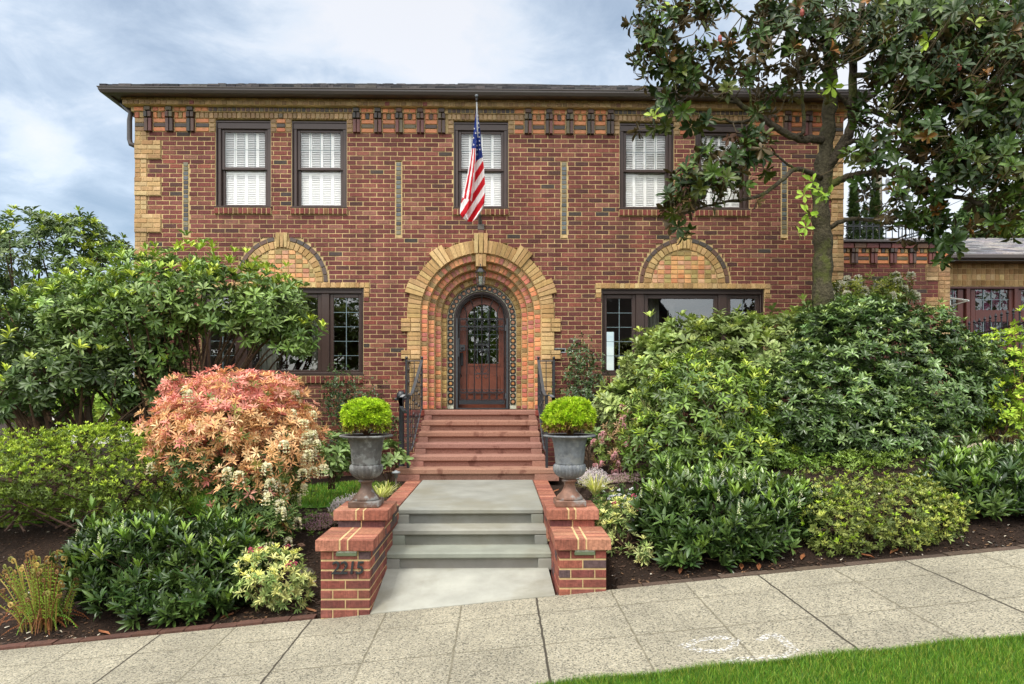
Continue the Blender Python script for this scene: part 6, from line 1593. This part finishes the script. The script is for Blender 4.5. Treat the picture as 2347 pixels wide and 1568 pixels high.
for (x, y, rx, ry, Y, dy, n) in EL:
    n = int(n*(.66 if x < 1350 else .8))
    for i in range(n):
        a = rng.uniform(0, 6.28); q = math.sqrt(rng.random()); c = Z3(x+rx*q*math.cos(a), y+ry*q*math.sin(a), Y+rng.normal()*dy*.6)
        cv = np.array(c); j = int(np.argmin(np.sum((SK-cv)**2*np.array((1, .5, 1)), 1))); s = Vector(SK[j]); d = (c-s); C.append(cv)
        A.append(np.array((d.normalized() if d.length > .02 else Vector((0,0,1))))*.8+np.array((0, -.15, .35))+rng.normal(size=3)*.35)
        mid = s.lerp(c, .5)+Vector((rng.normal()*.03, rng.normal()*.03, -.03-.05*d.length)); twig.tube([s, mid, c], [.0075, .006, .0045], 4, lin((104,92,70)))
        if rng.random() < .42:
            k = mid.lerp(c, .4); e = k+Vector((rng.normal()*.13, rng.normal()*.1, rng.normal()*.12)); C.append(np.array(e)); A.append(np.array((e-k).normalized())+rng.normal(size=3)*.2); twig.tube([k, e], [.005, .004], 4, lin((104,92,70)))
bm.build('branch', M['bark'], mag, True); twig.build('twig', M['stem'], mag)
C, A = np.array(C), np.array(A); n = len(C)
lf = LF(); rust = rng.random(n) < .05; lime = (rng.random(n) < .012)
def magcol(CC, AA): return cmix(len(CC), [(40,62,28),(32,50,24),(50,74,30),(42,60,28),(62,86,32),(64,76,28)], .2)
ok = ~(rust | lime)
whorls(lf, C[ok], A[ok], 9, .132, .37, magcol, (38, 105), 'broad', .25, 1.0, lift=.03)
whorls(lf, C[rust], A[rust], 6, .125, .42, [(118,82,34),(140,96,38),(96,72,36)], (20, 70), 'broad', .2, 1.0)
whorls(lf, C[lime], A[lime], 6, .14, .42, [(96,120,44),(120,144,56)], (38, 95), 'broad', .2, 1.0)
Cc = np.array([Z3(*q) for q in ((1115,970,8.9),(1180,1010,8.9),(1225,1085,8.95),(1260,1080,8.9),(1150,1180,8.95),(1140,1260,8.9),(1170,1200,8.9),(1200,1050,8.9),(1265,560,8.9),(1285,480,8.9),(1200,515,8.8),(1065,545,8.8),(1100,1290,8.9),(1130,1080,8.9))])
whorls(lf, Cc, np.tile(np.array((0, -.6, .3)), (len(Cc), 1))+rng.normal(size=(len(Cc), 3))*.4, 5, .13, .42, [(138,176,72),(156,190,86),(122,160,70)], (50, 120), 'broad', .2, .7)
lf.build('crown', M['magnolia'], mag)
lv = None
mb = MB()
for (x, y) in ((340,330),(1120,70),(1990,372),(665,215)):
    c = Z3(x, y, 8.35); mb.ball(c, .035, lin((150,72,62)), 8, sc=(.8, .8, 1.5))
mb.build('seed_cone', M['plain'], mag)
mb = MB()
for i in range(9):
    c = Z3(740+rng.normal()*20, 745+rng.normal()*14, 8.5); d = Vector((rng.normal(), rng.normal()*.5, -1)).normalized(); s_ = d.cross(Vector((0,1,0))).normalized()
    mb.add([c, c+d*.06+s_*.025, c+d*.12, c+d*.06-s_*.025], [(0,1,2,3)], jit(lin((92,62,42)), .2))
mb.build('dead_leaves', M['leafsoft'], mag)

# ------------------------------------------------------------------ background
def conifer(label, u, vtop, Y, wpx, seed, cols=[(52,74,40),(42,62,34),(66,88,48)], n=1500, group='dark columnar conifers behind the side wing', zb=1.2):
    top = P(u, vtop, Y); h = top.z-zb; R0 = wpx*Y/FPX; r = root('conifer', label, 'tree', (top.x, Y, zb), group); lf = LF()
    t = rng.random(n)**.8; a = rng.uniform(0, 6.28, n); rad = R0*(1-t**2.2)*(.75+.35*rng.random(n))*(1+.15*np.sin(a*3+t*20)); C = np.stack([top.x+rad*np.cos(a), Y+rad*np.sin(a), zb+h*t], 1)
    A = np.stack([np.cos(a)*.6, np.sin(a)*.6, np.full(n, .9)], 1); whorls(lf, C, A, 6, .16*(R0/.5)**.5, .22, cols, (10, 55), 'fine'); lf.build('crown', M['leaf'], r)
    mb = MB(); mb.tube([(top.x, Y, zb-.5), (top.x, Y, top.z-.3)], [.1, .02], 6, lin((80,64,50))); mb.build('trunk', M['stem'], r)
conifer('dark columnar conifer touching the house corner behind the balustrade', 1958, 428, 16.5, 26, 1); conifer('dark columnar conifer next to the utility pole', 2006, 442, 16.8, 27, 2); conifer('slim dark conifer squeezed between its two neighbours', 1984, 470, 17.4, 15, 3, n=700)
pz = P(2014, 402, 24); pole = root('utility_pole', 'weathered grey utility pole behind the conifers', 'utility pole', (pz.x, 24, 1))
m = MB(); m.tube([(pz.x, 24, .5), pz], [.15, .12], 10, lin((132,124,112))); m.build('pole', M['bark'], pole)
m = MB(); q = P(2035, 425, 23.8); m.lathe([(.04,0),(.07,.05),(.07,.5),(.03,.56)], q-Vector((0,0,.3)), 8, lin((110,112,114))); m.tube([P(2016, 420, 24), q], .025, 5, lin((90,90,90))); m.tube([P(2016, 436, 24), q-Vector((0,0,.2))], .02, 5, lin((90,90,90))); m.build('insulator', M['plain'], pole)
for (lb, a, b, sag) in (('thin power line running up toward the magnolia from the balustrade', (2050,520,22), (2347,385,30), .5), ('pale power line just above the garage roof', (2190,548,20), (2347,482,24), .1), ('upper pale power line above the garage roof', (2200,520,22), (2347,458,26), .1)):
    p0, p1 = P(*a), P(*b); m = MB(); m.tube([p0.lerp(p1, i/12)-Vector((0,0,sag*4*(i/12)*(1-i/12)*.3)) for i in range(13)], .016, 4, lin((120,124,126)))
    tag(m.build('power_line', M['plain'], None, at=p0), lb, 'cable', 'power lines over the garage')
def bgtree(label, u, v, Y, ru, rv, n, cols, zb=0, L=.5, group='trees beyond the garden', mt='leaf', ry=None):
    e = ell(u, v, Y, ru, rv, ry or ru*Y/FPX); c, rr = e; r = root('broadleaf_tree', label, 'tree', (c[0], Y, zb), group); lf = LF()
    Es = [e]+[(c+rr*np.array((rng.uniform(-.6, .6), rng.uniform(-.3, .3), rng.uniform(-.5, .5))), rr*rng.uniform(.4, .6)) for _ in range(5)]
    p, nn, ins = shell(Es, n, rng.integers(99), .18, .3, .6); whorls(lf, p, nn+UPV*.5, 6, L, .4, cols, (30, 85), 'fine'); lf.build('crown', M[mt], r)
    mb = MB(); mb.tube([(c[0], Y, zb), (c[0]+.1, Y, c[2])], [.22, .1], 8, lin((90,76,62))); mb.build('trunk', M['stem'], r)
bgtree('feathery dark tree beyond the garage roof ridge', 2250, 510, 38, 46, 50, 900, [(70,96,58),(58,82,48),(84,108,64)], L=.45)
bgtree('lighter green tree beyond the garage at the edge of the photo', 2350, 500, 36, 70, 70, 1200, [(92,118,62),(78,104,54),(110,134,72)], L=.45)
bgtree('pale green tree far behind the left rhododendrons', 60, 880, 26, 190, 75, 1300, [(120,150,66),(104,134,60),(142,168,84)], zb=-1, L=.3, mt='leafsoft')
bgtree('bright green tree low behind the bare rhododendron trunks', 260, 930, 22, 90, 50, 800, [(130,160,64),(110,142,58)], zb=-1, L=.25, mt='leafsoft')  # leaves in two light yellow-green tones
nb = root('neighbor_house', 'white neighbour house with grey roof glimpsed behind the rhododendrons', 'house', (P(240,930,32).x, 32, -1))
m = MB(); a, b = P(120, 900, 32), P(320, 900, 32); m.box(a.x, b.x, 32, 40, -1.5, 1.9, lin((226,224,214))); m.build('wall', M['plain'], nb)
m = MB(); zt = 1.9; m.add([(a.x-.4, 31.5, zt-.1), (b.x+.4, 31.5, zt-.1), (b.x+.4, 36, zt+2.0), (a.x-.4, 36, zt+2.0), (b.x+.4, 40.5, zt-.1), (a.x-.4, 40.5, zt-.1)], [(0,1,2,3), (3,2,4,5), (1,4,2), (0,3,5)], lin((120,122,128))); m.build('roof', M['roof'], nb)
m = MB()
for u in (170, 290): p_ = P(u, 905, 31.97); m.box(p_.x-.5, p_.x+.5, 31.95, 31.99, .2, 1.5, lin((60,66,72)))
m.build('window', M['plain'], nb)
# --- across the street, seen only in the window reflections
xh = root('gabled_house', 'half timbered gabled house across the street, reflected in the windows', 'house', (6, -20, -.5))
m = MB(); m.box(1, 11, -26, -20, -1, 4.6, lin((150,142,128))); m.add([(1,-20,4.6),(11,-20,4.6),(9.0,-20,8.6)], [(0,2,1)], lin((96,84,74)))
for i in range(7): m.box(1.4+i*1.5, 1.6+i*1.5, -19.99, -19.9, -1, 4.6, lin((58,46,40)))
m.build('wall', M['plain'], xh)
m = MB(); m.add([(0.3,-19.3,4.3),(9,-19.3,9.0),(11.7,-19.3,4.3),(11.7,-27,4.3),(9,-27,9.0),(.3,-27,4.3)], [(0,1,4,5),(1,2,3,4)], lin((70,66,66))); m.build('roof', M['roof'], xh)
for (lb, x, y, z, rr, rz, cols) in (('street tree facing the left lower window, seen in reflection', -7.5, -11, 4.5, 3.2, 3.0, [(86,112,54),(70,96,46)]), ('street tree facing the front door, seen in reflection', -1.2, -13, 4.6, 2.3, 2.6, [(120,150,56),(100,134,50)]), ('bare thin street tree at the corner, seen in reflection', 13.5, -15, 3.6, 2.0, 2.4, [(88,96,70)]), ('pink flowering cherry up the street, seen in the garage panes', 27, -10, 5.6, 4.0, 2.8, [(216,150,176),(196,124,156),(90,110,60)])):
    r = root('street_tree', lb, 'tree', (x, y, -.5), 'trees across the street'); lf = LF(); p, nn, ins = shell([(np.array((x, y, z)), np.array((rr, rr, rz)))], 900, 7, .2, .4, 0)
    whorls(lf, p, nn+UPV*.3, 6, .26, .4, cols, (30, 90), 'fine'); lf.build('crown', M['leaf'], r); mb = MB(); mb.tube([(x, y, -.6), (x+.1, y, z)], [.18, .08], 8, lin((90,76,62))); mb.build('trunk', M['stem'], r)

# ------------------------------------------------------------------ ground detail
n = 14000; mb = MB(); X = np.concatenate([rng.uniform(-6.3, -1.1, n//2), rng.uniform(.9, 6.8, n//2)]); Yy = 5.75+rng.random(n)**1.3*3.6
for x, y in zip(X, Yy):
    z = G(x, y)+.004; a = rng.uniform(0, 3.14); s = rng.uniform(.006, .02); w = s*rng.uniform(.25, .6); c, d = math.cos(a)*s, math.sin(a)*s; e, f = -math.sin(a)*w, math.cos(a)*w; t = rng.uniform(0, .012)
    k = rng.random(); col = (70,52,40) if k < .55 else ((40,32,26) if k < .8 else ((112,84,60) if k < .975 else (196,186,168)))
    mb.add([(x-c-e, y-d-f, z), (x+c-e, y+d-f, z+t), (x+c+e, y+d+f, z+t), (x-c+e, y-d+f, z+.004)], [(0,1,2,3)], jit(lin(col), .25))
tag(mb.build('mulch', M['plain']), 'loose bark mulch chips scattered over the planting beds', kind='stuff')
for i, (u, v, Y, s, lb, c) in enumerate(((1400, 1335, 5.78, .028, 'small white pebble beside the foot of the unnumbered pier', (190,190,186)), (689, 1168, 7.1, .04, 'round brown stone under the pink pieris flowers', (150,118,96)), (340, 1262, 7.2, .16, 'flat grey rock half buried behind the fern', (92,92,90)), (1800, 1140, 7.2, .10, 'brown rock in the shade behind the flowering laurel', (96,76,60)), (2240, 1052, 7.6, .22, 'long pale flat rock on the upper bank', (150,140,120)), (690, 1240, 6.5, .10, 'dark mossy rock beside the pier with the number', (84,80,68)))):
    x = P(u, v, Y).x; z = G(x, Y); bm_ = MB(); bm_.ball((x, Y, z+s*.2), s, lin(c), 12, sc=(1.2, .8, .55)); o = bm_.build('rock', M['stone'], None, False, at=(x, Y, z))
    for vt in o.data.vertices: vt.co *= 1+.16*math.sin(vt.co.x*31/s*.05+vt.co.z*40/s*.06)+rng.normal()*.04
    tag(o, lb, 'rock')
DL = [(715,1400,5.85),(1215,1105,8.9),(1275,1105,8.8),(1560,1300,5.9),(1700,1310,5.85),(1990,1270,5.85),(2050,1262,5.9),(1740,1315,5.8),(1840,1290,5.95),(240,1480,5.8),(520,1420,5.9),(1415,1090,8.3)]
lbs = ['long curled dry leaf beside the foot of the numbered pier', 'dry leaf at the end of the lowest red step', 'dry leaf between the path light and the paler urn', 'dry brown leaf under the flowering laurel edge', 'curled dry leaf in front of the flowering laurel', 'large dry leaf on the edging below the olive azalea', 'folded dry leaf beside the large dry leaf', 'dry leaf lying on the sidewalk edge by the flowering laurel', 'dry leaf between the laurel and the olive azalea', 'dry leaf on the edging below the fern', 'dry leaf under the glossy dark laurel', 'tan dry leaf behind the low pink heather']
for (u, v, Y), lb in zip(DL, lbs):
    x = P(u, v, Y).x; z = G(x, Y)+.012; mb = MB(); a = rng.uniform(0, 3); L_ = .055; d = Vector((math.cos(a), math.sin(a), .15)); s_ = Vector((-math.sin(a), math.cos(a), 0)); c = Vector((x, Y, z)); col = jit(lin((150,98,64)), .2)
    vs = []
    for t, w, h in ((-1, .02, 0), (-.4, .32, .25), (.3, .36, .2), (1, .03, .35)): vs += [c+d*L_*t+s_*L_*w+Vector((0,0,L_*h)), c+d*L_*t+Vector((0,0,L_*h*.2)), c+d*L_*t-s_*L_*w+Vector((0,0,L_*h))]
    mb.add(vs, [f for k in range(3) for f in ((3*k, 3*k+1, 3*k+4, 3*k+3), (3*k+1, 3*k+2, 3*k+5, 3*k+4))], col)
    tag(mb.build('dry_leaf', M['leafsoft'], None, at=(x, Y, z)), lb, 'leaf', 'dry leaves on the beds')
# grass blades of the strip and of the back lawn
def blades(name, label, x0, x1, y0, y1, n, hgt, zf, wid=.0035, edge=None):
    x = rng.uniform(x0, x1, n); y = y0+(y1-y0)*rng.random(n)
    if edge: y = np.where(rng.random(n) < .12, y1-np.abs(rng.normal(size=n))*.02+.02, y)
    z = np.array([zf(a, b) for a, b in zip(x, y)]); h = hgt*rng.uniform(.5, 1.3, n)*(1+.25*np.sin(x*9)*np.sin(y*11)); a = rng.uniform(0, 6.28, n); l = h*rng.uniform(.1, .8, n)
    w = wid*rng.uniform(.6, 1.2, n); b = rng.uniform(0, 6.28, n)
    v0 = np.stack([x-np.cos(b)*w, y-np.sin(b)*w, z], 1); v1 = np.stack([x+np.cos(b)*w, y+np.sin(b)*w, z], 1)
    v2 = np.stack([x+np.cos(a)*l*.35+np.cos(b)*w*.7, y+np.sin(a)*l*.35+np.sin(b)*w*.7, z+h*.6], 1); v3 = np.stack([x+np.cos(a)*l*.35-np.cos(b)*w*.7, y+np.sin(a)*l*.35-np.sin(b)*w*.7, z+h*.6], 1)
    v4 = np.stack([x+np.cos(a)*l, y+np.sin(a)*l, z+h], 1)
    V = np.stack([v0, v1, v2, v3, v4], 1).reshape(-1, 3); bs = np.arange(n)*5
    lf = LF(); lf.v = [V]; lf.n = len(V); c = cmix(n, [(72,116,32),(60,102,28),(88,134,38),(108,146,50),(52,90,26),(132,144,66)], .15)
    lf.f = [(bs[:, None]+np.array((0,1,2,3))).astype(np.int32), (bs[:, None]+np.array((3,2,4))).astype(np.int32)]; lf.c = [c, c]
    d = bpy.data.objects.new('tmp', None); o = lf.build(name, M['leafsoft'], d); o.parent = None; bpy.data.objects.remove(d)
    return tag(o, label, kind='stuff')
blades('grass', 'fresh green grass of the parking strip in front of the sidewalk', .2, 4.2, 3.0, 3.915, 110000, .045, lambda x, y: sw(x, y)+.01, .0016, True)
blades('lawn_grass', 'bright grass glimpsed behind the azalea', -8, -1.5, 8.2, 10, 42000, .05, lambda x, y: G(x, y)+.012, .004)
# faint chalk scribble on the sidewalk
def chalk():
    m = bpy.data.materials.new('chalk'); m.use_nodes = True; t = m.node_tree; t.nodes.clear(); L = t.links.new
    b = nd(t, 'ShaderNodeBsdfDiffuse'); b.inputs[0].default_value = (.8,.8,.8,1); tr = nd(t, 'ShaderNodeBsdfTransparent'); tc = nd(t, 'ShaderNodeTexCoord')
    n = nd(t, 'ShaderNodeTexNoise'); n.inputs['Scale'].default_value = 55; n.inputs['Detail'].default_value = 5; L(tc.outputs['Object'], n.inputs[0]); mr = nd(t, 'ShaderNodeMapRange', interpolation_type='SMOOTHSTEP'); L(n.outputs[0], mr.inputs[0])
    mr.inputs[1].default_value = .44; mr.inputs[2].default_value = .66; mr.inputs[3].default_value = 0; mr.inputs[4].default_value = .55
    mx = nd(t, 'ShaderNodeMixShader'); L(mr.outputs[0], mx.inputs[0]); L(tr.outputs[0], mx.inputs[1]); L(b.outputs[0], mx.inputs[2]); o = nd(t, 'ShaderNodeOutputMaterial'); L(mx.outputs[0], o.inputs[0]); return m
def ground_at(u, v):
    p = P(u, v, 4.5)
    for _ in range(12):
        d = (p-Vector((0,0,CAMZ))); z = sw(p.x, p.y); k = (z-CAMZ)/d.z; p = Vector((0,0,CAMZ))+d*k
    return p
mb = MB()
for st in (((1560,1478),(1600,1492),(1650,1495),(1680,1482),(1690,1468),(1650,1462),(1600,1468),(1580,1480)), ((1650,1524),(1700,1512),(1760,1508),(1800,1504),(1822,1492),(1800,1472),(1772,1452)), ((1742,1470),(1760,1458),(1790,1462))):
    q = [ground_at(*s) for s in st]; vs = []
    for i, p_ in enumerate(q):
        t = (q[min(i+1, len(q)-1)]-q[max(i-1, 0)]).normalized(); s_ = Vector((-t.y, t.x, 0))*.03
        for k in (-1, 1): a = p_+s_*k; vs.append((a.x, a.y, sw(a.x, a.y)+.004))
    mb.add(vs, [(2*i, 2*i+1, 2*i+3, 2*i+2) for i in range(len(q)-1)])
q = ground_at(1690, 1490)
tag(mb.build('chalk_mark', chalk(), None, at=q), 'faint rubbed white chalk scribble on the sidewalk near the grass', 'chalk mark')
